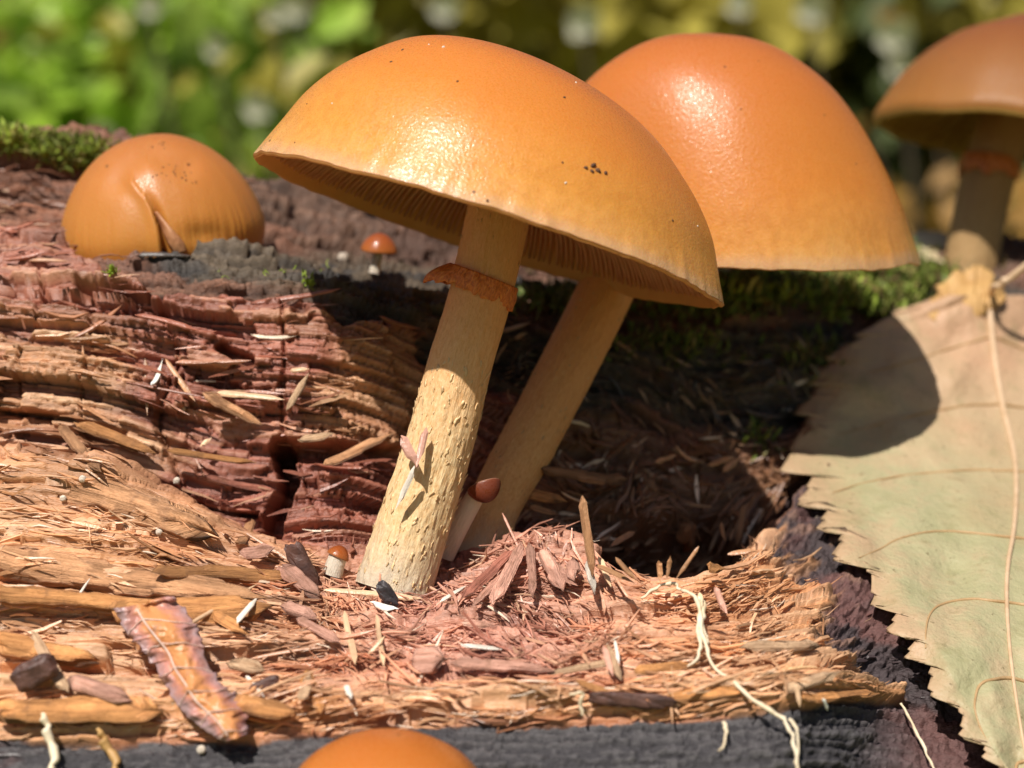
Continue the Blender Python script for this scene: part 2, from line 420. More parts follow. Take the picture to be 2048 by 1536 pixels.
D_pink = 0.10 * (h2 - 0.5) + 0.16 * crumb + 0.05 * crumb2 + 0.12 * lump + 0.03 * (h3 - .5)
D_bark = 0.09 * (fbm(X * 1.5, ARC0 * 14, 81, 4) - 0.5) + 0.05 * (j3 - 0.5) + 0.06 * crumb + 0.05 * crumb2
D_ridge = 0.16 * crumb + 0.07 * crumb2 + 0.12 * lump
D_top = 0.16 * (h1 - 0.5) * sstep(10, 10.8, VV) + 0.20 * (fbm(X * 1.1, ARC0 * 7, 91, 4) - 0.5) + 0.10 * (h2 - 0.5) + 0.05 * (h3 - 0.5) + 0.12 * crumb + 0.05 * crumb2 + 0.12 * lump
D = D_wood * z_wall + D_floor * np.clip(z_floor, 0, 1) * (1 - z_pink) + D_pink * np.clip(z_floor, 0, 1) * z_pink
D = D * (1 - z_ridge) + D_ridge * z_ridge
D = D * (1 - z_top) + D_top * z_top
D = D * (1 - z_front) + (D_bark - 0.04) * z_front

def dist_poly(px, py, pts):
    best = np.full(px.shape, 1e9)
    for (x0, y0), (x1, y1) in zip(pts[:-1], pts[1:]):
        dx, dy = x1 - x0, y1 - y0
        t = np.clip(((px - x0) * dx + (py - y0) * dy) / (dx * dx + dy * dy), 0, 1)
        best = np.minimum(best, np.hypot(px - x0 - t * dx, py - y0 - t * dy))
    return best
def dent(pts, w, depth, vlo, vhi):
    global D
    q = dist_poly(bpx, bpy_, pts) + (edge_n - 0.5) * w
    D = D - depth * (1 - sstep(w * 0.45, w, q)) * (VV > vlo) * (VV < vhi)
dent([(562, 900), (575, 960), (560, 1010), (540, 1070)], 24, 0.55, 6.5, 8.6)      # split in the red wall
dent([(440, 700), (500, 725)], 16, 0.25, 7, 9)
dent([(560, 905), (700, 900), (800, 905)], 22, 0.25, 6.5, 8.8)
dent([(240, 960), (330, 1010), (500, 1045)], 26, 0.3, 6.6, 8.3)
dent([(0, 830), (120, 850), (240, 880)], 22, 0.22, 7.0, 8.6)
dent([(170, 590), (260, 600), (300, 612)], 12, 0.2, 8.6, 10)
dent([(1240, 1120), (1330, 1100), (1430, 1090)], 60, 0.5, 5.2, 8)
LOG = B + NRM * D[..., None]

# --- colour of the wood, with cavity shade painted into the right wall
hv = (hsh(np.floor(gs / 0.2), np.floor(gx / 2.0), 5) * 0) + h1
tan = np.array([0.44, 0.225, 0.115]); red = np.array([0.27, 0.088, 0.060]); orange = np.array([0.58, 0.285, 0.13])
pale = np.array([0.60, 0.38, 0.23]); pink = np.array([0.52, 0.255, 0.18]); umber = np.array([0.17, 0.075, 0.045])
black = np.array([0.042, 0.038, 0.042]); rbrown = np.array([0.125, 0.058, 0.052]); grey = np.array([0.078, 0.062, 0.046])
def mixc(a, b, t): return a * (1 - t[..., None]) + b * t[..., None]
one = np.ones((NU, NV, 1))
cn = fbm(X * 0.8, ARC0 * 1.6, 101, 4); cn2 = fbm(X * 2.2, ARC0 * 7, 111, 4)
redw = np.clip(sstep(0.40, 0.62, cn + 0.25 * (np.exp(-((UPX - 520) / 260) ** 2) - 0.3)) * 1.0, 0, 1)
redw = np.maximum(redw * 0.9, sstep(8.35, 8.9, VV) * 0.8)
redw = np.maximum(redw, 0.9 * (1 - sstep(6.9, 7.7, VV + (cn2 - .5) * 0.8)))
wallc = mixc(tan * one, red, redw)
wallc = mixc(wallc, pale, 0.75 * sstep(0.66, 0.90, h2 * 0.7 + h3 * 0.3) * (1 - redw * 0.75))
wallc = mixc(wallc, np.array([0.20, 0.060, 0.040]), 0.75 * (1 - sstep(0.14, 0.42, h2 * 0.6 + h1 * 0.4)))
wallc = wallc * (0.70 + 0.6 * h3)[..., None]
wallc = mixc(wallc, umber, 0.7 * sstep(0.72, 0.95, h1 * 0.5 + cn2 * 0.6))
floorc = mixc(orange * one, pale, 0.6 * sstep(0.55, 0.9, j2))
floorc = mixc(floorc, tan, 0.75 * sstep(0.48, 0.75, cn2))
floorc = mixc(floorc, np.array([0.40, 0.13, 0.05]), 0.8 * sstep(0.62, 0.80, fbm(X * 1.2, ARC0 * 3.0, 121, 4)))
floorc = mixc(floorc, tan, 0.6 * sstep(4.6, 5.6, VV) * (UPX < 560))
floorc = mixc(floorc, pink, np.clip(z_pink * 1.1, 0, 0.95))
floorc = mixc(floorc, red, 0.8 * z_pink * sstep(0.5, 0.72, fbm(X * 2.5, ARC0 * 3.5, 131, 4)))
floorc = mixc(floorc, np.array([0.34, 0.12, 0.06]), 0.6 * (1 - sstep(0.10, 0.30, j2 * 0.6 + j1 * 0.4)))
floorc = floorc * (0.72 + 0.56 * j3)[..., None]
cavity_shade = sstep(1000, 1150, UPX) * z_wall
wallc = mixc(wallc, np.array([0.17, 0.082, 0.04]), cavity_shade * 0.9)  # right wall darkened to paint in the cavity's shadow
topc = mixc(grey * one, np.array([0.03, 0.028, 0.030]), 0.9 * sstep(0.42, 0.6, fbm(X * 1.4, ARC0 * 5, 141, 4)))
topc = mixc(topc, np.array([0.16, 0.075, 0.05]), 0.75 * sstep(0.5, 0.66, fbm(X * 0.9, ARC0 * 1.7, 151, 4)))
topc = mixc(topc, np.array([0.23, 0.10, 0.062]), 0.8 * sstep(9.6, 9.9, VV) * (1 - sstep(80, 330, UPX)))
topc = mixc(topc, np.array([0.13, 0.065, 0.045]), 0.6 * sstep(10.6, 11.2, VV))
topc = topc * np.array([1.05, 0.95, 0.82]) * (0.55 + 0.9 * h2)[..., None] * (0.75 + 0.5 * h3)[..., None]
ridc = mixc(rbrown * one, black, 0.8 * sstep(0.5, 0.66, fbm(X * 2, ARC0 * 2, 161, 4)))
ridc = mixc(ridc, np.array([0.30, 0.17, 0.12]), 0.6 * sstep(0.62, 0.75, crumb + 0.5))
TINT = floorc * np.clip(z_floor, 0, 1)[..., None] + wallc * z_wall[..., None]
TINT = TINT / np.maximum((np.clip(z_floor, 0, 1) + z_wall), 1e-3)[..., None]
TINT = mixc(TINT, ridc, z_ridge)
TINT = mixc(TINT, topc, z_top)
frc = mixc(black * one, np.array([0.10, 0.092, 0.095]), 0.75 * sstep(0.60, 0.85, j3 * 0.6 + crumb2 + 0.35))
frc = mixc(frc, np.array([0.11, 0.05, 0.045]), 0.8 * sstep(0.56, 0.72, fbm(X * 1.5, ARC0 * 3, 171, 4)))
frc = mixc(frc, rbrown, sstep(1700, 1900, UPX) * 0.9)
TINT = mixc(TINT, frc, z_front)
TINT = np.clip(TINT, 0.005, 0.9)

log = thing('rotten_log', 'rotten log with crumbling red and orange wood and dark bark that the mushrooms grow from', 'log', G[1, 6])
F = grid_faces(NU, NV)
zone = np.where(z_front > 0.5, 0, np.where(z_top > 0.5, 2, np.where(z_ridge > 0.5, 3, 1))).ravel()
fz = zone[F[:, 0]]
LV = LOG.reshape(-1, 3); LT = TINT.reshape(-1, 3)
for zid, nm, mt, lab in ((0, 'charred_bark', 'bark', 'black charred bark strip along the front edge of the log'),
                         (1, 'decayed_wood', 'wood', 'fibrous orange and red decayed heartwood of the log'),
                         (2, 'upper_bark', 'bark', 'dark weathered upper surface of the log'),
                         (3, 'crumbly_bark', 'bark', 'crumbly purple brown bark beside the serrated leaf')):
    f = F[fz == zid]; used = np.unique(f); remap = np.full(len(LV), -1, np.int64); remap[used] = np.arange(len(used))
    o = mesh_np(nm, LV[used], remap[f], M[mt], log, {'tint': LT[used]}); o['label'] = lab

# --- what the camera sees of the log, in cells of 8 pixels: for setting things down on it
lpx, lpy, ld = proj(LV)
ok = (lpx > -120) & (lpx < 2168) & (lpy > 200) & (lpy < 1640)
cell = (np.floor((lpx + 120) / 8) + 300 * np.floor((lpy - 200) / 8)).astype(int)
idx = np.nonzero(ok)[0]; order = np.lexsort((ld[idx], cell[idx])); idx = idx[order]
cc, first = np.unique(cell[idx], return_index=True); CELL = dict(zip(cc.tolist(), idx[first].tolist()))
LN = NRM.reshape(-1, 3); LTU = TU.reshape(-1, 3); LTV = TV.reshape(-1, 3); LVV = VV.ravel(); LUP = UPX.ravel()
def surf_i(px, py):
    a = int((px + 120) // 8); b = int((py - 200) // 8)
    for rad in range(0, 12):
        c = [(CELL[k], (i - a) ** 2 + (j - b) ** 2) for i in range(a - rad, a + rad + 1) for j in range(b - rad, b + rad + 1)
             for k in (i + 300 * j,) if k in CELL]
        if c: return min(c, key=lambda q: q[1])[0]
    return None
def surf(px, py, lift=0.0):
    i = surf_i(px, py)
    d = ld[i] - lift
    return at(px, py, d)

# ---------------------------------------------------------------- splinters
def strip_batch(P, T, Wd, Nn, l, w, th, bend, ragged, nr=5):
    n = len(P); s = np.linspace(0, 1, nr)
    Vs = []
    jw = 1 + ragged[:, None] * (rng.random((n, nr)) - 0.5)
    tap = np.minimum(1, np.minimum(s * 9 + 0.35, (1 - s) * 3.2 + 0.15))[None, :] * jw
    side = (rng.random((n, nr)) - 0.5) * (w * 0.7)[:, None]
    cen = (P[:, None, :] + T[:, None, :] * (l[:, None] * (s - 0.5)[None, :])[..., None]
           + Nn[:, None, :] * (bend[:, None] * (4 * (s - 0.5) ** 2 - 0.33)[None, :])[..., None] + Wd[:, None, :] * side[..., None])
    for a, b in ((-1, -1), (1, -1), (1, 1), (-1, 1)):
        Vs.append(cen + Wd[:, None, :] * (a * 0.5 * w[:, None] * tap)[..., None] + Nn[:, None, :] * (b * 0.5 * th[:, None] * (0.5 + 0.5 * tap))[..., None])
    V = np.stack(Vs, 2)                       # n, nr, 4, 3
    base = (np.arange(n) * nr * 4)[:, None, None]
    r = np.arange(nr - 1)[None, :, None] * 4; q = np.arange(4)[None, None, :]
    A = base + r + q; Bq = base + r + (q + 1) % 4
    f = np.stack([A, Bq, Bq + 4, A + 4], -1).reshape(-1, 4)
    e0 = (np.arange(n) * nr * 4)[:, None] + np.array([3, 2, 1, 0])[None, :]
    e1 = (np.arange(n) * nr * 4 + (nr - 1) * 4)[:, None] + np.array([0, 1, 2, 3])[None, :]
    return V.reshape(-1, 3), np.concatenate([f, e0, e1]), nr * 4

def wood_piece(p0, p1, w, th, col, bend=0.0, name='splinter', parent=None, mat='splinter', seed=0):
    """A torn splinter: fibrous along its length, ragged at both ends."""
    p0 = np.asarray(p0, float); p1 = np.asarray(p1, float); Ln = np.linalg.norm(p1 - p0); T = (p1 - p0) / Ln
    nn = np.array([0, -0.75, 0.66]); Wd = unit(np.cross(T, nn)); nn = np.cross(Wd, T)
    n = int(np.clip(w / 0.010, 8, 40)); nr = int(np.clip(Ln / 0.045, 8, 44))
    a = np.arange(n) / n * 2 * math.pi; sx_ = np.linspace(0, 1, nr)
    A_, S_ = np.meshgrid(a, sx_, indexing='ij'); K = np.arange(n)[:, None] * np.ones((1, nr))
    e = lambda v, q: np.sign(v) * np.abs(v) ** q
    cx, cy = e(np.cos(A_), 0.75), e(np.sin(A_), 0.75)
    fib = hsh(np.floor(K / 2), np.floor(S_ * Ln / 0.35 + 5 * hsh(np.floor(K / 2), K * 0, seed + 1)), seed)
    wide = 1 + 0.35 * (fbm(S_ * Ln * 2.2 + cx * 0.6, cy * 0.6 + seed, seed + 3, 3) - 0.5) * 2
    m = wide * (0.72 + 0.42 * fib)
    jag0 = min(0.30, 0.9 * w / Ln) * hsh(np.floor(K / 2), K * 0, seed + 5); jag1 = min(0.40, 1.6 * w / Ln) * hsh(np.floor(K / 2), K * 0, seed + 6)
    ss = jag0 + S_ * (1 - jag0 - jag1)
    endt = np.minimum(1, np.minimum(S_ * nr / 1.5 + 0.25, (1 - S_) * nr / 2.5 + 0.12))
    wob_ = 0.35 * w * (vn(ss * Ln * 1.6, np.zeros_like(ss), seed + 8) - 0.5)
    V = (p0 + T * (ss * Ln)[..., None] + nn * (bend * (4 * (ss - 0.5) ** 2 - 0.33))[..., None]
         + Wd * (0.5 * w * m * cx * endt + wob_)[..., None] + nn * (0.5 * th * m * cy * endt)[..., None])
    tint = np.clip(col[None, None] * (0.72 + 0.5 * fib + 0.3 * (fbm(K * 0.35, ss * Ln * 1.5, seed + 9, 3) - 0.5))[..., None], 0.01, 0.85)
    f = grid_faces(n, nr, True)
    V = V.reshape(-1, 3); tint = tint.reshape(-1, 3)
    c0 = np.arange(n) * nr; c1_ = c0 + nr - 1
    V = np.concatenate([V, V[c0].mean(0)[None], V[c1_].mean(0)[None]]); tint = np.concatenate([tint, tint[:1], tint[-1:]])
    k_ = len(V) - 2
    t3 = np.concatenate([np.stack([np.roll(c0, -1), c0, np.full(n, k_)], -1), np.stack([c1_, np.roll(c1_, -1), np.full(n, k_ + 1)], -1)])
    gr = np.stack([K * 0.45, ss * Ln * 2.2, np.full_like(ss, seed % 97)], -1).reshape(-1, 3); gr = np.concatenate([gr, gr[:1], gr[-1:]])
    return mesh_np(name, V, [f, t3], M[mat], parent, {'tint': tint, 'gr': gr}, smooth=w > 0.1)

PALE = np.array([0.62, 0.41, 0.25]); TAN = np.array([0.46, 0.24, 0.12]); ORA = np.array([0.54, 0.25, 0.09]); RED = np.array([0.34, 0.13, 0.09])
WHI = np.array([0.80, 0.72, 0.62]); PNK = np.array([0.58, 0.31, 0.23]); DRK = np.array([0.16, 0.075, 0.05])
# (start, end, width px, colour, lift cm, bend cm): the single splinters that the photograph shows
SPL = [
    ((-40, 1110), (560, 1195), 62, TAN * 1.35, 0.14, 0.05), ((-60, 1185), (420, 1225), 46, ORA * 1.25, 0.10, 0.0), ((-40, 905), (440, 1075), 74, TAN * 1.1, 0.12, -0.04),
    ((200, 1215), (560, 1215), 56, ORA * 1.25, 0.16, 0.04), ((300, 1140), (600, 1160), 34, ORA * 0.8, 0.12, 0.0), ((-30, 1280), (200, 1330), 50, ORA * 1.25, 0.08, 0.0),
    ((-20, 1425), (330, 1420), 56, ORA * 1.3, 0.10, 0.0), ((130, 1355), (270, 1400), 36, PNK, 0.12, 0.0), ((60, 1270), (140, 1400), 26, PALE, 0.12, 0.06),
    ((120, 848), (205, 948), 24, TAN * .7, 0.14, 0.0), ((148, 842), (318, 915), 26, ORA * .85, 0.12, 0.03), ((292, 716), (294, 832), 9, TAN, 0.12, 0.0),
    ((330, 716), (394, 806), 10, TAN * 1.1, 0.12, 0.0), ((300, 778), (327, 722), 10, WHI, 0.10, 0.05), ((166, 690), (170, 780), 6, TAN, .08, 0),
    ((572, 822), (622, 742), 17, PALE, 0.12, 0.0), ((580, 742), (622, 738), 12, PALE, .1, 0), ((398, 780), (525, 852), 24, TAN * 1.1, .14, .02), ((430, 784), (570, 800), 14, PALE, .1, 0),
    ((640, 938), (795, 866), 24, TAN * 1.15, 0.16, 0.0), ((400, 895), (425, 872), 10, PALE, .1, 0), ((330, 900), (520, 925), 18, ORA, .12, 0), ((590, 880), (668, 868), 20, PALE, .1, 0.02),
    ((410, 955), (560, 985), 16, RED * 1.2, .14, .03), ((455, 1005), (560, 990), 10, RED * 1.3, .1, 0), ((470, 1020), (550, 1020), 8, RED * 1.4, .1, 0),
    ((480, 1090), (500, 1040), 22, TAN, .12, 0.02), ((448, 1068), (482, 1100), 18, PNK, .1, .03), ((470, 1105), (560, 1090), 26, PNK, .14, .03), ((560, 1130), (640, 1200), 34, PNK * .85, .1, 0),
    ((345, 1270), (520, 1165), 10, PALE, .14, 0), ((470, 1248), (522, 1190), 13, WHI, .16, 0), ((420, 1225), (500, 1270), 22, ORA, .12, 0), ((150, 1205), (185, 1150), 6, WHI, .1, 0),
    ((585, 1235), (690, 1285), 22, PNK, .16, 0.02), ((560, 1210), (640, 1240), 28, PNK * .9, .12, 0), ((640, 1180), (850, 1195), 13, PALE, .12, 0.0), ((740, 1150 + 55), (800, 1220), 12, WHI, .14, .02),
    ((690, 1225), (712, 1335), 12, PALE, .14, .03), ((755, 1232), (768, 1340), 12, PALE, .16, .03), ((735, 1310), (770, 1270), 9, PALE, .14, 0), ((612, 1335), (650, 1440), 30, ORA, .16, .03), ((600, 1400), (625, 1340), 22, PALE, .18, 0),
    ((690, 1370), (700, 1400), 14, WHI * .95, .16, 0), ((490, 1350), (530, 1395), 10, WHI, .12, 0), ((450, 1325), (535, 1340), 32, PALE, .12, 0), ((440, 1410), (620, 1430), 40, ORA, .08, 0),
    ((1040, 1085), (985, 1215), 26, PNK, .20, .03), ((1045, 1090), (1000, 1200), 16, PNK * 1.1, .2, 0), ((1062, 1085), (1065, 1200), 22, PNK * .9, .2, .03), ((1075, 1090), (1130, 1200), 30, PNK * .95, .2, 0),
    ((1090, 1110), (1160, 1170), 22, PNK, .18, 0), ((1030, 1100), (920, 1200), 22, RED * 1.3, .14, 0), ((1010, 1150), (940, 1215), 16, PNK, .14, 0), ((880, 1205), (935, 1170), 9, WHI, .12, 0),
    ((1165, 990), (1185, 1160), 18, TAN, .3, 0.0), ((1175, 1115), (1190, 1190), 16, WHI * .95, .28, 0), ((1195, 1110), (1225, 1180), 14, PALE, .24, 0), ((1140, 1110), (1150, 1170), 28, PNK, .2, 0),
    ((1272, 1060), (1215, 1095), 14, TAN, .5, 0), ((1455, 1110), (1525, 1102), 13, TAN, .3, 0), ((1315, 1115), (1322, 1170), 14, TAN, .3, .04), ((1440, 1040), (1452, 1090), 9, TAN, .5, .02),
    ((1490, 1010), (1470, 1110), 16, TAN * .8, .4, 0), ((1380, 1040), (1360, 1110), 40, TAN * .6, .4, 0), ((1410, 1130), (1455, 1140), 22, ORA * .8, .3, .03), ((1310, 925), (1355, 908), 12, TAN, .4, 0),
    ((1345, 892), (1400, 930), 8, TAN, .4, .06), ((1410, 930), (1480, 910), 14, TAN * .9, .4, 0), ((1440, 945), (1490, 905), 14, TAN * .8, .4, 0), ((1075, 940), (1270, 960), 30, TAN * .85, .5, 0), ((1025, 975), (1150, 1010), 26, ORA * .85, .5, 0),
    ((1060, 1010), (1130, 1030), 16, TAN * .9, .5, 0), ((1130, 890), (1200, 900), 20, TAN * .8, .4, 0), ((1120, 985), (1185, 1010), 7, PALE * .8, .5, .03), ((1290, 950), (1310, 990), 24, TAN * .6, .3, 0),
    ((1230, 1110), (1280, 1170), 12, TAN * .8, .4, 0), ((1190, 1130), (1270, 1165), 12, TAN * .8, .4, 0), ((1340, 1110), (1330, 1165), 10, TAN * .9, .35, .03), ((1400, 1090), (1350, 1160), 8, TAN * .8, .35, 0),
    ((1150, 1360), (1245, 1395), 20, ORA, .12, 0), ((1215, 1290), (1245, 1370), 16, PALE, .16, .02), ((1205, 1290), (1228, 1360), 12, PNK, .16, 0), ((1230, 1280), (1240, 1330), 9, WHI, .16, 0),
    ((920, 1290), (1010, 1300), 12, WHI * .9, .1, 0), ((900, 1320), (1120, 1345), 24, PNK, .1, 0), ((820, 1330), (900, 1320), 60, PNK * 1.05, .12, .02), ((920, 1240), (990, 1250), 18, PNK * 1.1, .12, 0),
    ((1090, 1350), (1250, 1320), 16, PALE, .1, 0), ((1480, 1300), (1660, 1290), 30, PALE * .9, .1, 0), ((1260, 1340), (1400, 1330), 26, ORA * 1.05, .1, 0),
    ((1300, 1400), (1500, 1380), 26, ORA * 1.1, .08, 0), ((1560, 1380), (1680, 1340), 24, PALE, .1, .02), ((1600, 1400), (1760, 1385), 22, ORA * 1.05, .1, 0), ((1590, 1365), (1600, 1420), 12, PALE, .16, 0), ((1645, 1395), (1655, 1425), 7, WHI, .14, 0),
    ((1430, 1170), (1455, 1230), 14, PNK, .2, .02), ((1395, 1180), (1410, 1240), 12, PALE, .16, 0),
]
for (a, b, wpx, col, lift, bend) in SPL:
    i0, i1 = surf_i(*a), surf_i(*b)
    d0 = ld[i0] - lift; d1 = ld[i1] - lift
    if abs(d0 - d1) > 0.9: d0 = d1 = min(d0, d1)
    wc = sz(wpx, (d0 + d1) / 2)
    wood_piece(at(*a, d0), at(*b, d1), wc, max(0.02, wc * 0.5), col * (0.95 + 0.3 * random.random()), bend, parent=log, seed=int(a[0] + a[1] + 500), mat='slab' if wpx > 15 else 'splinter')

# loose fibres over the whole rotten surface, evenly in what one sees of it
ids = np.array(list(CELL.values()))
vvc = LVV[ids]; upc = LUP[ids]
wgt = np.where((vvc > 2.03) & (vvc < 5.8), 0.10, np.where((vvc >= 5.8) & (vvc < 8.9), np.where(upc > 1000, 0.30, 0.012), 0.02))
wgt = wgt * np.where((upc > 560) & (upc < 1560) & (vvc > 2.1) & (vvc < 5.8), 4.5, 1.0)
wgt = wgt * np.where(zone[ids] == 0, 0.03, 1.0) * np.where(zone[ids] == 3, 0.25, 1.0) * np.where(zone[ids] == 2, np.where(upc < 200, 3.0, 0.4), 1.0)
wgt = wgt * (0.3 + 1.4 * (fbm(LV[ids, 0] * 2, LVV[ids] * 3, 203, 3) > 0.47))
NF = 7000
pick = rng.choice(ids, NF, p=wgt / wgt.sum())
jit = rng.normal(0, 0.012, (NF, 3))
P = LV[pick] + jit
nn = LN[pick]; 
pinkz = z_pink.ravel()[pick] + (LVV[pick] > 5.3) * (LUP[pick] > 1000)
spread = np.where(pinkz > 0.4, 1.0, 0.28)
flow = (fbm(P[:, 0] * 2.2, LVV[pick] * 2.2, 207, 3) - 0.5) * 5.0
ang = np.where(pinkz > 0.4, flow + rng.normal(0, 0.35, NF), rng.normal(0, 0.16, NF) + flow * 0.12)
ang = np.where(rng.random(NF) < 0.06, rng.uniform(-1.6, 1.6, NF), ang)
T = unit(LTU[pick] * np.cos(ang)[:, None] + LTV[pick] * np.sin(ang)[:, None] + nn * (rng.normal(0.05, 0.18, NF) * (0.5 + spread))[:, None])
Wd = unit(np.cross(T, nn + rng.normal(0, 0.35, (NF, 3)))); Nn = np.cross(Wd, T)
L = np.exp(rng.normal(math.log(0.20), 0.55, NF)); L = np.clip(L, 0.05, 0.9)
Wf = np.clip(L * np.exp(rng.normal(math.log(0.065), 0.45, NF)), 0.006, 0.04)
wallish = LVV[pick] > 6.0
L = np.where(wallish & (LUP[pick] < 900), L * 1.2, L * 0.72)
Wf = np.where(wallish, Wf, Wf * 0.55)
Th = Wf * rng.uniform(0.45, 0.9, NF)
bend = L * rng.normal(0.03, 0.10, NF)
colf = LT[pick] * rng.uniform(0.75, 1.25, NF)[:, None]
wh = rng.random(NF)[:, None]
colf = np.where(wh < 0.03, np.array([[0.74, 0.60, 0.46]]), np.where(wh < 0.16, colf * 0.5 + 0.5 * PALE[None, :], colf))
colf = np.clip(colf, 0.01, 0.85)
P = P + Nn * (0.01 + np.abs(bend) * 0.3)[:, None]
big = np.argsort(-(L * Wf))[:120]
for i in big:
    wood_piece(P[i] - T[i] * L[i] / 2, P[i] + T[i] * L[i] / 2, Wf[i], Th[i], colf[i], bend[i], parent=log, seed=int(i))
rest = np.setdiff1d(np.arange(NF), big)
Vb, Fb, nv = strip_batch(P[rest], T[rest], Wd[rest], Nn[rest], L[rest], Wf[rest], Th[rest], bend[rest], np.full(len(rest), 0.7), 4)
fo = mesh_np('wood_fibres', Vb, Fb, M['splinter'], log, {'tint': np.repeat(colf[rest], nv, 0)}, smooth=False)
fo['kind'] = 'stuff'; fo['label'] = 'fine loose wood fibres over the rotten surface'

# ---------------------------------------------------------------- mushrooms
def frame(axis):
    a = unit(axis); x = unit(np.cross(np.array([0, 1.0, 0]), a)); y = np.cross(a, x)
    return np.stack([x, y, a], 1)          # columns: right, back, up

def lean(right_deg, back_deg):
    a, b = math.radians(right_deg), math.radians(back_deg)
    return np.array([math.sin(a), math.cos(a) * math.sin(b), math.cos(a) * math.cos(b)])

def make_cap(parent, centre, axis, R, prof, under, mat, gmat, bedmat, seed=1, ysc=1.0, n_gill=0, wob=0.02, rimwav=0.02, gill_depth=0.10,
             dent_az=None, nth=220, crack=None, deform=None, crenu=0.006):
    """prof: (r, h) from the apex to the rim; under: (r, h) from the rim inwards; all in units of R."""
    Fm = frame(axis)
    def place(th, r, h):
        m = 1 + wob * (2 * fbm(np.cos(th) * 1.5 + 9, np.sin(th) * 1.5 + 9, seed, 3) - 1) * np.clip(r, 0, 1)
        m = m * (1 + crenu * (2 * vn(np.cos(th) * 30 + 50, np.sin(th) * 30 + 50, seed + 2) - 1) * np.clip((r - 0.93) * 14, 0, 1))
        if dent_az is not None:
            a0, wd, amt = dent_az
            dd = (th - a0 + math.pi) % (2 * math.pi) - math.pi
            m = m * (1 - amt * np.exp(-(dd / wd) ** 2) * np.clip(r, 0, 1) ** 2)
        hh = h + rimwav * (2 * fbm(np.cos(th) * 2.2 + 5, np.sin(th) * 2.2 + 5, seed + 7, 3) - 1) * np.clip(r, 0, 1.05) ** 4
        hh = hh + 0.004 * (2 * vn(np.cos(th) * 18 + 50, np.sin(th) * 18 + 50, seed + 3) - 1) * np.clip((r - 0.9) * 10, 0, 1)
        q = np.stack([r * m * np.cos(th), r * m * np.sin(th) * ysc, hh], -1) * R
        if deform is not None: q = deform(q)
        return q @ Fm.T + centre
    npf = 64
    pr = spline(prof, np.linspace(0, len(prof) - 1, npf))
    th = np.linspace(0, 2 * math.pi, nth, endpoint=False)
    TH, RR = np.meshgrid(th, pr[:, 0], indexing='ij'); HH = np.ones((nth, 1)) * pr[None, :, 1]
    V = place(TH, np.maximum(RR, 0.002), HH)
    if crack is not None: V = crack(V, Fm, centre)
    arc = np.concatenate([[0], np.cumsum(np.linalg.norm(np.diff(pr, axis=0), axis=1))]); arc /= arc[-1]
    tt = np.ones((nth, 1)) * arc[None, :]
    angv = np.stack([np.cos(TH), np.sin(TH), tt], -1)
    cap = mesh_np('cap', V.reshape(-1, 3), grid_faces(nth, npf, True), mat, parent, {'cap_t': tt.ravel(), 'ang': angv.reshape(-1, 3)})
    un = spline(under, np.linspace(0, len(under) - 1, 30))
    TH2 = th[:, None] * np.ones((1, 30)); RR2 = np.ones((nth, 1)) * un[None, :, 0]; HH2 = np.ones((nth, 1)) * un[None, :, 1]
    V2 = place(TH2, RR2, HH2)
    if crack is not None: V2 = crack(V2, Fm, centre)
    mesh_np('underside', V2.reshape(-1, 3), grid_faces(nth, 30, True)[:, ::-1], bedmat, cap)
    for g in range(n_gill):
        short = g % 2 == 1
        r0, r1 = (0.55 if short else 0.16), 0.945
        a = 2 * math.pi * g / n_gill + random.uniform(-0.2, 0.2) * 2 * math.pi / n_gill
        ns = 9; rs = np.linspace(r0, r1, ns)
        o = np.argsort(un[:, 0]); hb = np.interp(rs, un[o, 0], un[o, 1])
        dp = gill_depth * np.sin(np.clip((rs - r0) / (r1 - r0), 0, 1) ** 0.8 * math.pi * 0.93 + 0.16) ** 0.7 * (0.7 if short else 1)
        w = 0.0034
        rows = []
        for zz, ww in ((hb + 0.012, w), (hb - dp * 0.6, w), (hb - dp, w * 0.5)):
            for sg in (-1, 1):
                wav = 0.006 * np.sin(rs * 20 + g)
                rows.append(place(a + (sg * ww + wav * 0.4) / np.maximum(rs, 0.1), rs, zz))
        Vg = np.stack(rows, 0)           # 6, ns, 3
        def strip(i, j): 
            q = np.arange(ns - 1); return np.stack([i * ns + q, i * ns + q + 1, j * ns + q + 1, j * ns + q], -1)
        fg = np.concatenate([strip(0, 2), strip(2, 4), strip(4, 5), strip(5, 3), strip(3, 1),
                             np.array([[0 * ns, 2 * ns, 3 * ns, ns], [2 * ns, 4 * ns, 5 * ns, 3 * ns]]),
                             np.array([[ns - 1, 2 * ns - 1, 4 * ns - 1, 3 * ns - 1], [3 * ns - 1, 4 * ns - 1, 6 * ns - 1, 5 * ns - 1]])])
        mesh_np('gill', Vg.reshape(-1, 3), fg, gmat, cap)
    return cap

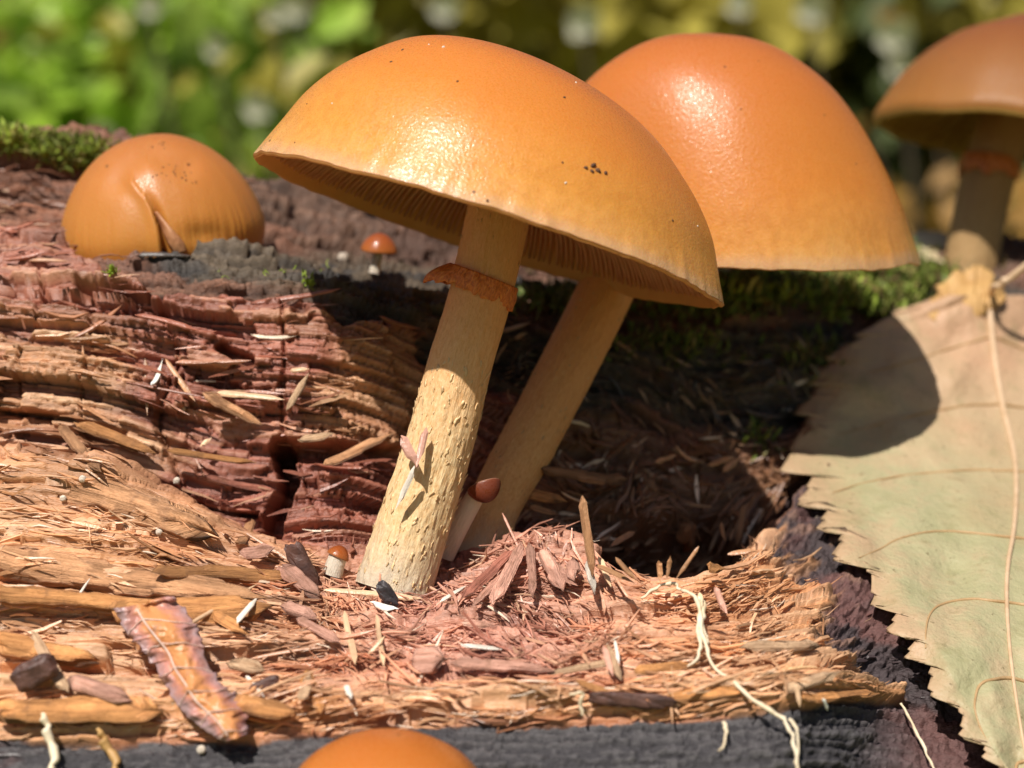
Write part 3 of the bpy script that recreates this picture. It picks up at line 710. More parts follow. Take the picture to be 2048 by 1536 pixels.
def make_stem(parent, pts, radii, mat, name='stem', seed=3, rough=0.012, flake=0.0, nth=96, ns=220, cap_end=True):
    """pts: world points from the foot to the top."""
    t = np.linspace(0, len(pts) - 1, ns); c = spline(pts, t); r = spline(radii, t * (len(radii) - 1) / (len(pts) - 1))[:, 0]
    tg = unit(np.gradient(c, axis=0)); x = unit(np.cross(np.array([0, 1.0, 0]), tg)); y = np.cross(tg, x)
    th = np.linspace(0, 2 * math.pi, nth, endpoint=False)
    TH, TT = np.meshgrid(th, np.linspace(0, 1, ns), indexing='ij')
    Ln = np.linalg.norm(np.diff(c, axis=0), axis=1).sum()
    cs, sn = np.cos(TH), np.sin(TH)
    fib = fbm(TH * 12 + 3 * vn(TH * 2, TT * 6, seed), TT * Ln * 6.0, seed, 4)
    lum = fbm(cs * 1.4 + 4, sn * 1.4 + TT * Ln * 1.5, seed + 4, 3)
    sc = vn(TH * 8, TT * Ln * 9 + 0.6 * TH, seed + 8)
    scale = np.maximum(0, sc - 0.55) * (1 - sstep(0.25, 0.62, TT))
    blend = np.clip(np.minimum(TH, 2 * math.pi - TH) / 0.25, 0, 1)
    rr = r[None, :] * (1 + 0.10 * (lum - 0.5)) + blend * (rough * (fib - 0.5) * 2 + flake * scale)
    rr = rr * np.where(TT > 0.996, 0.05, 1) if cap_end else rr
    V = c[None] + x[None] * (rr * cs)[..., None] + y[None] * (rr * sn)[..., None]
    st = np.stack([cs, sn, TT * Ln], -1)
    return mesh_np(name, V.reshape(-1, 3), grid_faces(nth, ns, True), mat, parent, {'st': st.reshape(-1, 3), 'along': TT.ravel()})

# --- 1: the large mushroom with the ring
c1 = at(980, 462, 10.0); ax1 = lean(17.6, 6.5)
base1 = at(784, 1185, 9.72)
m1 = thing('mushroom', 'large orange capped mushroom with a rusty ring and scaly tan stem, cap tilted sideways', 'mushroom', base1)
prof1 = [(0, 0.70), (0.2, 0.698), (0.4, 0.655), (0.56, 0.585), (0.70, 0.475), (0.80, 0.375), (0.88, 0.262), (0.935, 0.14), (0.972, 0.058), (1.0, -0.006)]
under1 = [(1.0, -0.008), (0.985, -0.018), (0.955, 0.02), (0.90, 0.11), (0.80, 0.23), (0.62, 0.35), (0.40, 0.42), (0.14, 0.45)]
def def1(q):       # fuller on the left shoulder, as in the photograph
    q = q.copy(); R = 1.83
    u = q[..., 0] / R; h = q[..., 2] / R
    q[..., 2] -= 0.15 * R * np.clip(h, 0, 1) * u
    return q
cap1 = make_cap(m1, c1, ax1, 1.835, prof1, under1, M['cap'], M['gill'], M['gill_bed'], 3, 0.84, 220, 0.012, 0.016, 0.13, deform=def1, nth=300)
top1 = c1 + unit(ax1) * 0.72
sp1 = [base1, at(826, 1050, 9.78), at(878, 890, 9.84), at(920, 725, 9.9), at(963, 580, 9.96), at(1000, 420, 10.02), top1]
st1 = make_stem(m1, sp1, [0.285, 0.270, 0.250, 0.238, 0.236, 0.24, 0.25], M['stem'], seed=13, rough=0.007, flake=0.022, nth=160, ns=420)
def make_ring(parent, cpt, axis, r0, hgt, flare, seed, left=0.0, n=120, m=18, name='ring'):
    Fm = frame(axis); th = np.linspace(0, 2 * math.pi, n, endpoint=False); s = np.linspace(0, 1, m)
    TH, SS = np.meshgrid(th, s, indexing='ij')
    rag = fbm(np.cos(TH) * 4 + 9, np.sin(TH) * 4 + 9, seed, 4) - 0.5
    rr = r0 * (1.02 + flare * np.sin(SS * 2.1) + 0.16 * rag * SS) + 0.02 * (vn(TH * 9, SS * 2, seed) - 0.5)
    rr = rr + left * np.exp(-((TH - math.pi) / 0.55) ** 2) * np.sin(np.clip(SS, 0, 1) * math.pi * 0.62)
    hh = 0.10 * hgt + -SS * hgt * (1 + 0.9 * rag)
    V = np.stack([rr * np.cos(TH), rr * np.sin(TH), hh], -1) @ Fm.T + cpt
    o = mesh_np(name, V.reshape(-1, 3), grid_faces(n, m, True), M['ring'], parent, {'st': np.stack([np.cos(TH), np.sin(TH), SS], -1).reshape(-1, 3)})
    md = o.modifiers.new('thick', 'SOLIDIFY'); md.thickness = 0.02; md.offset = 1
    return o
make_ring(m1, at(968, 556, 9.97), lean(21, 3), 0.262, 0.165, 0.06, 17, 0.12)
def stem_scales(stem_obj, parent, n, lo, hi, lmin, lmax, col, seed, nth, ns):
    r_ = np.random.default_rng(seed)
    Vs = np.array([v.co[:] for v in stem_obj.data.vertices]).reshape(nth, ns, 3)
    cen = Vs.mean(0)
    ia = r_.integers(0, nth, n); ib = (r_.power(0.8, n) * 0 + r_.uniform(lo, hi, n) * (ns - 1)).astype(int)
    p = Vs[ia, ib]; out = unit(p - cen[ib]); ax = unit(cen[np.minimum(ib + 3, ns - 1)] - cen[np.maximum(ib - 3, 0)])
    T_ = unit(ax + out * r_.uniform(0.0, 0.10, n)[:, None] + r_.normal(0, 0.16, (n, 3))); W_ = unit(np.cross(T_, out)); N_ = np.cross(W_, T_)
    l_ = r_.uniform(lmin, lmax, n)
    V, Fc, nv_ = strip_batch(p + T_ * (l_ * 0.3)[:, None] + out * 0.002, T_, W_, N_, l_, l_ * r_.uniform(0.14, 0.34, n), np.full(n, 0.004), l_ * r_.normal(0.02, 0.03, n), np.full(n, 0.9), 5)
    ti = np.array(col)[None] * r_.uniform(0.75, 1.15, n)[:, None]
    o = mesh_np('scales', V, Fc, M['splinter'], parent, {'tint': np.clip(np.repeat(ti, nv_, 0), 0, .85)})
    o['kind'] = 'stuff'; o['label'] = 'small pale fibrous scales on the stem skin'
    return o
stem_scales(st1, m1, 380, 0.03, 0.50, 0.02, 0.075, (0.72, 0.50, 0.26), 811, 160, 420)
stem_scales(st1, m1, 50, 0.58, 0.9, 0.015, 0.045, (0.60, 0.34, 0.14), 812, 160, 420)
# dirt on the cap, standing on its skin
dg = bpy.context.evaluated_depsgraph_get()
from mathutils.bvhtree import BVHTree
def bvh_of(o):
    me = o.data; return BVHTree.FromPolygons([v.co[:] for v in me.vertices], [p.vertices[:] for p in me.polygons])
bv1 = bvh_of(cap1)
def hit(bv, px, py):
    dr = unit(at(px, py, 1.0) - CAM); r = bv.ray_cast(Vector(CAM), Vector(dr)); return r
def speck(bv, px, py, size, parent, mat='dirt', name='dirt_speck'):
    r = hit(bv, px, py)
    if r[0] is None: return
    p = np.array(r[0]); nrm = np.array(r[1]); 
    if nrm @ (p - CAM) > 0: nrm = -nrm
    x = unit(np.cross(nrm, rng.normal(0, 1, 3))); y = np.cross(nrm, x)
    k = 7; th = np.arange(k) / k * 2 * math.pi; rr = size * (0.6 + 0.6 * rng.random(k))
    ringv = p + (x * (rr * np.cos(th))[:, None] + y * (0.7 * rr * np.sin(th))[:, None])
    V = np.concatenate([ringv - nrm * 0.005, p[None] * 0.3 + ringv * 0.7 + nrm * size * 0.45, (p + nrm * size * 0.55)[None]])
    f4 = np.array([[i, (i + 1) % k, k + (i + 1) % k, k + i] for i in range(k)]); f3 = np.array([[k + i, k + (i + 1) % k, 2 * k] for i in range(k)])
    mesh_np(name, V, [f4, f3], M[mat], parent)
for px, py, s in ((1172, 336, .022), (1187, 331, .03), (1196, 341, .026), (1211, 346, .024), (1184, 343, .02), (1125, 325, .013), (805, 100, .014), (782, 124, .013), (915, 163, .014), (1129, 195, .014),
                  (614, 208, .009), (1345, 441, .012), (975, 402, .016), (590, 285, .01)):
    speck(bv1, px, py, s, cap1)
for px, py, s in ((887, 94, .016), (831, 71, .012), (1152, 165, .012), (664, 207, .012), (1132, 366, .013), (858, 89, .01), (1395, 452, .01)):
    speck(bv1, px, py, s, cap1, 'grain', 'pale_speck')

# --- 2: the mushroom behind it
c2 = at(1408, 508, 12.1); ax2 = lean(0.8, -3)
base2 = at(962, 1120, 10.4)
m2 = thing('mushroom', 'tall orange bell capped mushroom with leaning plain stem, half hidden behind the ringed one', 'mushroom', base2)
prof2 = [(0, 1.02), (0.2, 0.995), (0.37, 0.925), (0.55, 0.795), (0.69, 0.63), (0.81, 0.435), (0.91, 0.24), (0.965, 0.09), (0.99, 0.018), (1.0, -0.02)]
under2 = [(1.0, -0.02), (0.985, -0.022), (0.95, 0.03), (0.88, 0.12), (0.76, 0.28), (0.55, 0.48), (0.35, 0.58), (0.14, 0.62)]
def def2(q):
    q = q.copy(); R = 1.85; u = q[..., 0] / R; h = q[..., 2] / R
    q[..., 2] += 0.05 * R * np.clip(h, 0, 1) * np.clip(-u, 0, 1)
    return q
cap2 = make_cap(m2, c2, ax2, 1.84, prof2, under2, M['cap_back'], M['gill'], M['gill_bed'], 9, 0.8, 90, 0.012, 0.014, 0.12, dent_az=(math.radians(232), 0.75, 0.30), deform=def2, nth=300)
sp2 = [base2, at(985, 1020, 10.55), at(1052, 895, 10.75), at(1126, 752, 11.05), at(1200, 605, 11.4), at(1262, 470, 11.7), c2 + unit(ax2) * 0.9 - np.array([0.35, 0.2, 0])]
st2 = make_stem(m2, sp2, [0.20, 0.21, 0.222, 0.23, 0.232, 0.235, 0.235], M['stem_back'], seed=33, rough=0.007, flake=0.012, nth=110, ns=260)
stem_scales(st2, m2, 140, 0.05, 0.85, 0.015, 0.05, (0.58, 0.36, 0.16), 813, 110, 260)
bv2 = bvh_of(cap2)
for px, py, s in ((1450, 134, .013), (1482, 218, .011), (1517, 122, .01), (1712, 328, .01), (1415, 180, .009)): speck(bv2, px, py, s, cap2)

# --- 3: the blurred one on the right, further back
c3 = at(2035, 268, 15.2); ax3 = lean(8, 4)
base3 = at(1935, 575, 15.2)
m3 = thing('mushroom', 'blurred mushroom with shade-painted brown cap and yellowish gills standing behind the dry leaf', 'mushroom', base3)
prof3 = [(0, 0.86), (0.12, 0.83), (0.28, 0.76), (0.5, 0.66), (0.70, 0.50), (0.85, 0.32), (0.95, 0.14), (1.0, 0.03), (0.995, -0.03)]
under3 = [(0.995, -0.03), (0.97, -0.05), (0.92, 0.02), (0.8, 0.14), (0.6, 0.26), (0.4, 0.32), (0.14, 0.35)]
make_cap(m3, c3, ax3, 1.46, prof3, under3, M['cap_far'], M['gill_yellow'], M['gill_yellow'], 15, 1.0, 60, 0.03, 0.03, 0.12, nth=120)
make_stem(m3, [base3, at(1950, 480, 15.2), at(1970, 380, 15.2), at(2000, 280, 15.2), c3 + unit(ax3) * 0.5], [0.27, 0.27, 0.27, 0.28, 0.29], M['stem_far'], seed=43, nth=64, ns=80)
make_ring(m3, at(1982, 318, 15.2), lean(9, 5), 0.28, 0.2, 0.10, 27)

# --- 4: the split bun on the left
c4 = at(325, 455, 11.75)
base4 = at(330, 520, 11.8)
m4 = thing('mushroom', 'round yellowish orange mushroom cap with a split, sitting low behind the dark bark edge', 'mushroom', base4)
prof4 = [(0, 0.93), (0.2, 0.905), (0.42, 0.82), (0.62, 0.68), (0.80, 0.48), (0.93, 0.24), (1.0, 0.0), (0.99, -0.18), (0.93, -0.32), (0.84, -0.38)]
under4 = [(0.84, -0.38), (0.78, -0.36), (0.70, -0.2), (0.6, 0.0), (0.4, 0.15), (0.14, 0.2)]
def crack4(V, Fm, cen):
    sh = V.shape; px, py, d = proj(V.reshape(-1, 3))
    pts = [(268, 366), (290, 392), (304, 420), (315, 455), (325, 520)]
    q = dist_poly(px, py, pts)
    front = V.reshape(-1, 3)[:, 1] < cen[1] + 0.15
    xl = np.interp(py, [366, 392, 420, 455, 520], [268, 290, 304, 315, 325]); sd = px - xl
    dep = sstep(372, 470, py)
    n = unit(V.reshape(-1, 3) - cen)
    off = np.where(sd < 0, 0.03 * np.exp(-(q / 14) ** 2), -0.13 * dep * np.exp(-(np.maximum(sd - 4, 0) / 13) ** 2) * (sd > 0))
    fold = 0.012 * np.exp(-(np.hypot((px - 300) / 60, (py - 335) / 26)) ** 2) - 0.03 * np.exp(-(dist_poly(px, py, [(370, 330), (290, 300), (250, 330), (235, 360)]) / 26) ** 2)
    low = -0.035 * np.exp(-(np.hypot((px - 410) / 45, (py - 470) / 22)) ** 2)
    off = (off + fold + low) * front
    return (V.reshape(-1, 3) + n * off[:, None]).reshape(sh)
cap4 = make_cap(m4, c4, lean(-6, -6), 0.85, prof4, under4, M['cap_bun'], M['gill'], M['gill_bed'], 21, 0.95, 0, 0.03, 0.02, crack=crack4, nth=420)
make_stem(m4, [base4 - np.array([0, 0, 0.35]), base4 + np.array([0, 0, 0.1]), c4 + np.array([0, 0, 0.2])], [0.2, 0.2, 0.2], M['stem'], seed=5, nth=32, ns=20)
bv4 = bvh_of(cap4)
for i in range(34):
    px, py = (random.gauss(352, 26), random.gauss(348, 13)) if i < 22 else (random.gauss(308, 14), random.gauss(290, 6))
    speck(bv4, px, py, random.uniform(0.006, 0.013), cap4)
# torn flap of flesh in the split
pa = np.array([(310, 424), (322, 452), (336, 486), (352, 508)]); pb = np.array([(314, 424), (340, 455), (366, 484), (372, 502)])
ta = spline(pa, np.linspace(0, 3, 20)); tb = spline(pb, np.linspace(0, 3, 20)); gv = []
for i in range(9):
    f = i / 8; q = ta * (1 - f) + tb * f; row = []
    for x_, y_ in q:
        h_ = hit(bv4, x_, y_)[0]
        dq = proj(np.array([h_]))[2][0] if h_ is not None else 10.95
        row.append(at(x_, y_, dq - 0.012 - 0.02 * math.sin(f * math.pi)))
    gv.append(row)
M['flap'] = mat_plain('torn_flesh', (0.46, 0.20, 0.09), (0.58, 0.30, 0.15), 0.5, 8, 0.4, 0.2)
o = mesh_np('torn_flap', np.array(gv).reshape(-1, 3), grid_faces(9, 20), M['flap'], cap4)
md = o.modifiers.new('thick', 'SOLIDIFY'); md.thickness = 0.008
o['label'] = 'pale torn flap of flesh inside the split'

# --- small ones
domeP = [(0, 0.95), (0.25, 0.90), (0.5, 0.76), (0.75, 0.52), (0.92, 0.24), (1.0, 0.0), (0.97, -0.10)]
domeU = [(0.97, -0.10), (0.9, -0.1), (0.7, 0.05), (0.4, 0.2), (0.14, 0.22)]
def small_mushroom(label, foot, capc, axis, R, r, capmat, stemmat, seed, name='mushroom', prof=domeP):
    m = thing(name, label, 'mushroom', foot)
    make_cap(m, capc, axis, R, prof, domeU, M[capmat], M['gill'], M['gill_bed'], seed, 1.0, 0, 0.03, 0.02, nth=72)
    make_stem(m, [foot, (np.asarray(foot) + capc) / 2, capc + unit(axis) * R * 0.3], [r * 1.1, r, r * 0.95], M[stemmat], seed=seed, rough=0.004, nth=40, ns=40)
    return m
p5 = surf(748, 540, 0.08)
d5 = proj(p5[None])[2][0]
small_mushroom('tiny reddish brown button mushroom on a short white stem on the bark ledge', p5 - np.array([0, 0, 0.03]), at(758, 500, d5), lean(6, -6), 0.155, 0.042, 'cap_red', 'stem_white', 51)
m6 = thing('mushroom', 'small red mushroom with its shade-painted cap tipped over, squeezed between the two big stems', 'mushroom', at(890, 1105, 10.12))
make_cap(m6, at(968, 974, 9.98), np.array([0.30, -0.45, -0.80]), 0.132, domeP, domeU, M['cap_red_shaded'], M['gill'], M['gill_bed'], 61, 0.8, 0, 0.03, 0.02, nth=72)
make_stem(m6, [at(888, 1110, 10.14), at(918, 1050, 10.08), at(955, 985, 10.04)], [0.085, 0.08, 0.07], M['stem_white'], seed=61, rough=0.004, nth=40, ns=40)
d7 = 7.75
small_mushroom('smooth blurred orange mushroom cap rising in front of the charred bark strip', at(772, 1900, 7.75), at(772, 1600, 7.75), lean(0, 2), 0.66, 0.2, 'cap_front', 'stem', 71,
               prof=[(0, 0.66), (0.25, 0.635), (0.5, 0.55), (0.75, 0.40), (0.92, 0.2), (1.0, 0.0), (0.97, -0.10)])
p8 = surf(664, 1150, 0.02)
d8 = proj(p8[None])[2][0]
small_mushroom('tiny broken orange button with white flesh beside the scaly stem foot', p8, at(676, 1112, d8), lean(25, 10), 0.085, 0.07, 'cap_red', 'stem_white', 81)

# ---------------------------------------------------------------- leaves
k = N('dry_leaf_blade')
sv = k.attr('leaf').outputs['Vector']; sx = k.n('SeparateXYZ', Vector=sv)
ob = k.obj()
n1 = k.noise(ob, 1.1, 4); n2 = k.noise(ob, 7, 5, 0.65); n3 = k.noise(ob, 22, 3)
base = k.ramp(k.math('ADD', n1, k.math('MULTIPLY', k.math('SUBTRACT', n2, .5), .45)), [(0.32, (0.36, 0.35, 0.185)), (0.5, (0.43, 0.395, 0.225)), (0.66, (0.50, 0.385, 0.23))])
tanc = k.mix(n2, (0.60, 0.33, 0.21), (0.52, 0.34, 0.20))
up = k.ramp(k.math('ADD', sx.outputs[0], k.math('MULTIPLY', k.math('SUBTRACT', n1, .5), .6)), [(0.16, (1, 1, 1)), (0.46, (0, 0, 0))])
ed = k.ramp(k.math('ADD', sx.outputs[1], k.math('MULTIPLY', k.math('SUBTRACT', n2, .5), .35)), [(0.74, (0, 0, 0)), (1.0, (1, 1, 1))])
col = k.mix(k.math('MULTIPLY', k.math('MAXIMUM', up, k.math('MULTIPLY', ed, 0.8)), 0.9), base, tanc)
vo = k.n('TexVoronoi', feature='DISTANCE_TO_EDGE'); vo.inputs['Scale'].default_value = 11.0; k.l(k.mapping(ob, (1, 1.0, 1.0)), vo.inputs['Vector'])
net = k.ramp(vo.outputs['Distance'], [(0.0, (1, 1, 1)), (0.09, (0, 0, 0))])
col = k.mix(k.math('MULTIPLY', net, 0.09), col, (0.30, 0.22, 0.11))
blot = k.ramp(k.noise(ob, 2.6, 5, 0.7), [(0.56, (0, 0, 0)), (0.70, (1, 1, 1))])
col = k.mix(k.math('MULTIPLY', blot, 0.45), col, (0.27, 0.25, 0.11))
col = k.mix(k.math('MULTIPLY', k.ramp(n2, [(0.60, (0, 0, 0)), (0.72, (1, 1, 1))]), 0.5), col, (0.22, 0.20, 0.09))
col = k.mix(k.math('MULTIPLY', k.ramp(n3, [(0.66, (0, 0, 0)), (0.72, (1, 1, 1))]), 0.6), col, (0.12, 0.08, 0.03))
k.set(Base_Color=col, Roughness=0.55)
k.bump(k.math('ADD', n2, k.math('MULTIPLY', n3, 0.5)), 0.6, 0.035)
tr = k.n('BsdfTranslucent'); k.l(col, tr.inputs['Color']); mx = k.n('MixShader'); mx.inputs[0].default_value = 0.15
k.l(k.b.outputs[0], mx.inputs[1]); k.l(tr.outputs[0], mx.inputs[2]); k.l(mx.outputs[0], k.out.inputs['Surface'])
M['leaf'] = k.m
M['vein_side'] = mat_plain('leaf_side_vein', (0.36, 0.22, 0.10), (0.46, 0.30, 0.15), 0.55, 8)
M['vein'] = mat_plain('leaf_vein', (0.50, 0.34, 0.20), (0.60, 0.43, 0.28), 0.55, 8)

LD = ([500, 560, 700, 830, 900, 1000, 1120, 1260, 1400, 1500, 1700], [13.8, 13.65, 13.2, 12.7, 12.3, 11.45, 10.5, 9.65, 9.05, 8.72, 8.2])
def leaf_depth(px, py):
    return np.interp(py, *LD) + 0.0006 * (px - 1900)
mid = np.array([(1978, 590), (1985, 680), (2003, 800), (2030, 920), (2030, 1040), (2014, 1150), (2018, 1280), (2036, 1420), (2062, 1560), (2085, 1640)])
left = np.array([(1880, 590), (1775, 632), (1650, 700), (1598, 800), (1588, 890), (1625, 990), (1705, 1110), (1815, 1275), (1935, 1450), (2085, 1640)])
ns = 420; nt = 44
sp_ = np.linspace(0, 9, ns); Mx = spline(mid, sp_); Lx = spline(left, sp_)
along = np.linspace(0, 1, ns)
arcl = np.concatenate([[0], np.cumsum(np.hypot(*np.diff(Lx, axis=0).T))])
ph = arcl / 80.0; ph = ph + 0.22 * np.sin(ph * 1.7)
f1 = ph - np.floor(ph); toothL = (f1 ** 1.3) * (1 - sstep(0.93, 1.0, f1)) * (0.7 + 0.6 * hsh(np.floor(ph), np.zeros_like(ph), 4)) + 0.16 * ((ph * 2.5) % 1.0)
wv = np.hypot(*(Mx - Lx).T)
def leaf_half(sign):
    outd = unit(Lx - Mx)
    if sign > 0: outd = outd * np.array([-1.0, 0.55])
    width = (wv - 38 * sstep(0.05, 0.2, along) * (1 - sstep(0.9, 1, along))) * (1.0 if sign < 0 else 0.92)
    rows = []
    for j in range(nt):
        t = j / (nt - 1)
        tip = toothL * 66 * sstep(0.80, 1.0, t) * sstep(0, 0.03, along) * (1 - sstep(0.97, 1, along))
        q = Mx + outd * (width * t + tip)[:, None] + np.array([0, 1.0]) * (tip * 0.5)[:, None]
        rows.append(q)
    q = np.stack(rows, 1)                        # ns, nt, 2
    dep = leaf_depth(q[..., 0], q[..., 1])
    tt = np.linspace(0, 1, nt)[None, :] * np.ones((ns, 1)); aa = along[:, None] * np.ones((1, nt))
    # side veins sink the blade a little, the blade puffs between them
    vph = (aa + 0.02 - 0.1875 * tt * (0.35 + 0.65 * tt)) * 8.0
    dep = dep - 0.045 * np.abs(np.sin(vph * math.pi)) * np.sin(tt * math.pi) ** 0.7
    dep = dep + 0.62 * (fbm(q[..., 0] / 190, q[..., 1] / 190, 331, 3) - 0.5) * sstep(0, 0.3, tt) + 0.10 * (fbm(q[..., 0] / 130, q[..., 1] / 130, 301, 4) - 0.5) * sstep(0, 0.3, tt) + 0.03 * (fbm(q[..., 0] / 30, q[..., 1] / 30, 311, 3) - 0.5)
    if sign > 0: dep = dep + 0.55 * tt * (1 - 0.5 * tt)
    else: dep = dep - 0.10 * sstep(0.75, 1.0, tt) * (0.5 - (fbm(aa * 12, tt * 0, 321, 2))) * 2
    return at(q[..., 0], q[..., 1], dep), tt, aa, q
lbase = at(1990, 900, 11.8)
leaf = thing('serrated_leaf', 'large dry tan green leaf with toothed edge leaning on the log bark', 'leaf', lbase)
HL, tl, al, ql = leaf_half(-1); HR, tr_, ar, qr = leaf_half(1)
full = np.concatenate([HL[:, ::-1], HR[:, 1:]], 1); tf = np.concatenate([tl[:, ::-1], tr_[:, 1:]], 1); af = np.concatenate([al[:, ::-1], ar[:, 1:]], 1)
bl = mesh_np('blade', full.reshape(-1, 3), grid_faces(ns, 2 * nt - 1), M['leaf'], leaf, {'leaf': np.stack([af, tf, tf * 0], -1).reshape(-1, 3)})
md = bl.modifiers.new('thick', 'SOLIDIFY'); md.thickness = 0.012
def tube(name, pts, rad, mat, parent=None, n=8, ns_=None, wobble=1.0):
    pts = np.asarray(pts, float); ns_ = ns_ or max(12, len(pts) * 8)
    t = np.linspace(0, len(pts) - 1, ns_); c = spline(pts, t); r = np.interp(t / (len(pts) - 1), np.linspace(0, 1, len(rad)), rad)
    tg = unit(np.gradient(c, axis=0)); ref = np.array([0.2, -0.8, 0.5]); x = unit(np.cross(tg, ref)); y = np.cross(tg, x)
    th = np.arange(n) / n * 2 * math.pi
    if 'vein' in name or 'midrib' in name: wobble = 0.0
    r = r * (1 - 0.25 * wobble + 0.5 * wobble * vn(np.arange(ns_) * 0.45, np.zeros(ns_), len(pts) + n)); c = c + wobble * (np.stack([vn(np.arange(ns_) * 0.22, np.full(ns_, q_), 77) for q_ in (1.0, 2.0, 3.0)], -1) - 0.5) * r.mean() * 1.6
    V = c[None] + (x[None] * np.cos(th)[:, None, None] + y[None] * np.sin(th)[:, None, None]) * r[None, :, None]
    return mesh_np(name, V.reshape(-1, 3), grid_faces(n, ns_, True), mat, parent)
tube('midrib', HL[::20, 0] + (CAM - HL[::20, 0]) * 0.0008, [0.034, 0.026, 0.02, 0.014, 0.008], M['vein'], bl, 8, 120)
for sgn, H in ((-1, HL), (1, HR)):
    for kx in range(1, 8):
        a0 = kx / 8.0 - 0.02
        pts = []
        for t in np.linspace(0, 0.93, 9):
            a = a0 + 0.1875 * t * (0.35 + 0.65 * t)
            if a > 0.97: break
            p = H[int(a * (ns - 1)), int(t * (nt - 1))]; pts.append(p + (CAM - p) * 0.0004)
        if len(pts) > 3: tube('side_vein', pts, [0.015, 0.011, 0.005], M['vein_side'], bl, 6, 50)
pet = [HL[0, 0], at(1990, 575, 13.2), at(2020, 560, 13.1), at(2075, 510, 12.9)]
tube('petiole', pet, [0.03, 0.032, 0.03], M['vein'], leaf, 10)

# curled yellow scrap at the leaf's foot end
def patch(name, rowsA, rowsB, depth_fn, mat, nu=40, nv=24, seed=1, crump=0.1, cs=60, parent=None, thick=0.012, rag=3.0):
    A = spline(np.array(rowsA, float), np.linspace(0, len(rowsA) - 1, nu)); Bp = spline(np.array(rowsB, float), np.linspace(0, len(rowsB) - 1, nu))
    A = A + rag * (np.stack([vn(np.arange(nu) * 0.6, np.zeros(nu), seed), vn(np.arange(nu) * 0.6, np.ones(nu), seed)], -1) - 0.5) * 2
    Bp = Bp + rag * (np.stack([vn(np.arange(nu) * 0.6, np.zeros(nu) + 4, seed), vn(np.arange(nu) * 0.6, np.ones(nu) + 4, seed)], -1) - 0.5) * 2
    f = np.linspace(0, 1, nv)[None, :, None]
    q = A[:, None] * (1 - f) + Bp[:, None] * f
    d = depth_fn(q[..., 0], q[..., 1], f[..., 0]) + crump * (fbm(q[..., 0] / cs, q[..., 1] / cs, seed, 4) - 0.5) * 2
    V = at(q[..., 0], q[..., 1], d)
    nuv = np.stack([np.linspace(0, 1, nu)[:, None] * np.ones((1, nv)), np.abs(2 * f[..., 0] - 1) * np.ones((nu, 1)), np.zeros((nu, nv))], -1)
    o = mesh_np(name, V.reshape(-1, 3), grid_faces(nu, nv), mat, parent, {'leaf': nuv.reshape(-1, 3)})
    md = o.modifiers.new('thick', 'SOLIDIFY'); md.thickness = thick
    return o, V
M['scrap'] = mat_plain('yellow_scrap', (0.44, 0.24, 0.08), (0.60, 0.37, 0.14), 0.55, 3, 0.4, 0.1)
o, _ = patch('curled_scrap', [(1850, 622), (1882, 572), (1935, 536), (1985, 548), (2008, 600)], [(1880, 650), (1915, 655), (1945, 640), (1968, 628), (1990, 615)],
             lambda x, y, f: leaf_depth(x, y) - 0.03 - 0.05 * np.sin(f * math.pi * 0.9), M['scrap'], 60, 30, 5, 0.05, 40, leaf, 0.008, 9.0)
o['label'] = 'curled orange yellow piece at the top of the leaf'
M['pale_leaf'] = mat_plain('pale_leaf', (0.62, 0.50, 0.28), (0.72, 0.62, 0.40), 0.6, 1.5, 0.2, 0.2)
o, _ = patch('fallen_leaf', [(1800, 500), (1850, 462), (1960, 482), (2090, 505), (2200, 510)], [(1800, 520), (1860, 520), (1960, 545), (2090, 575), (2200, 570)],
             lambda x, y, f: 16.2 - 1.0 * f, M['pale_leaf'], 40, 16, 6, 0.15, 80)
tag(o, 'pale straw coloured fallen leaf lying behind the blurred mushroom stem', 'leaf')

# pink leaf scrap, lower left
k = N('pink_scrap'); lv = k.n('SeparateXYZ', Vector=k.attr('leaf').outputs['Vector']); ob = k.obj(); n1 = k.noise(ob, 5, 5, 0.6)
cen = k.ramp(k.math('ADD', lv.outputs[1], k.math('MULTIPLY', k.math('SUBTRACT', n1, .5), 1.4)), [(0.30, (0.60, 0.26, 0.10)), (0.60, (0.50, 0.22, 0.17)), (0.95, (0.34, 0.22, 0.22))])
col = k.mix(k.math('MULTIPLY', k.ramp(n1, [(0.30, (1, 1, 1)), (0.42, (0, 0, 0))]), 0.65), cen, (0.20, 0.15, 0.14))
k.set(Base_Color=col, Roughness=0.35); k.bump(k.noise(ob, 14, 4), 0.5, 0.04); M['pink'] = k.m
pd = proj(surf(350, 1330)[None])[2][0]
pk = thing('leaf_scrap', 'crumpled pink and orange leaf scrap lying on the pale splintered wood', 'leaf scrap', surf(350, 1330))
dps = [ld[surf_i(x, y)] for x, y in ((280, 1230), (340, 1320), (440, 1450))]
o, Vp = patch('blade', [(226, 1216), (262, 1272), (308, 1330), (345, 1400), (395, 1452), (450, 1482)], [(350, 1196), (392, 1250), (412, 1310), (446, 1368), (492, 1412), (492, 1470)],
          lambda x, y, f: np.interp(y, [1200, 1320, 1480], [dps[0] - 0.32, dps[1] - 0.36, dps[2] - 0.25]) - 0.10 * np.sin(f * math.pi), M['pink'], 90, 44, 8, 0.13, 55, pk, 0.02, 5.0)
M['pinkvein'] = mat_plain('scrap_vein', (0.55, 0.38, 0.32), (0.7, 0.52, 0.42), 0.4, 10)
tube('midrib', Vp[3::9, 15] + unit(CAM - Vp[3::9, 15]) * 0.012, [0.007, 0.008, 0.005], M['pinkvein'], o, 6)
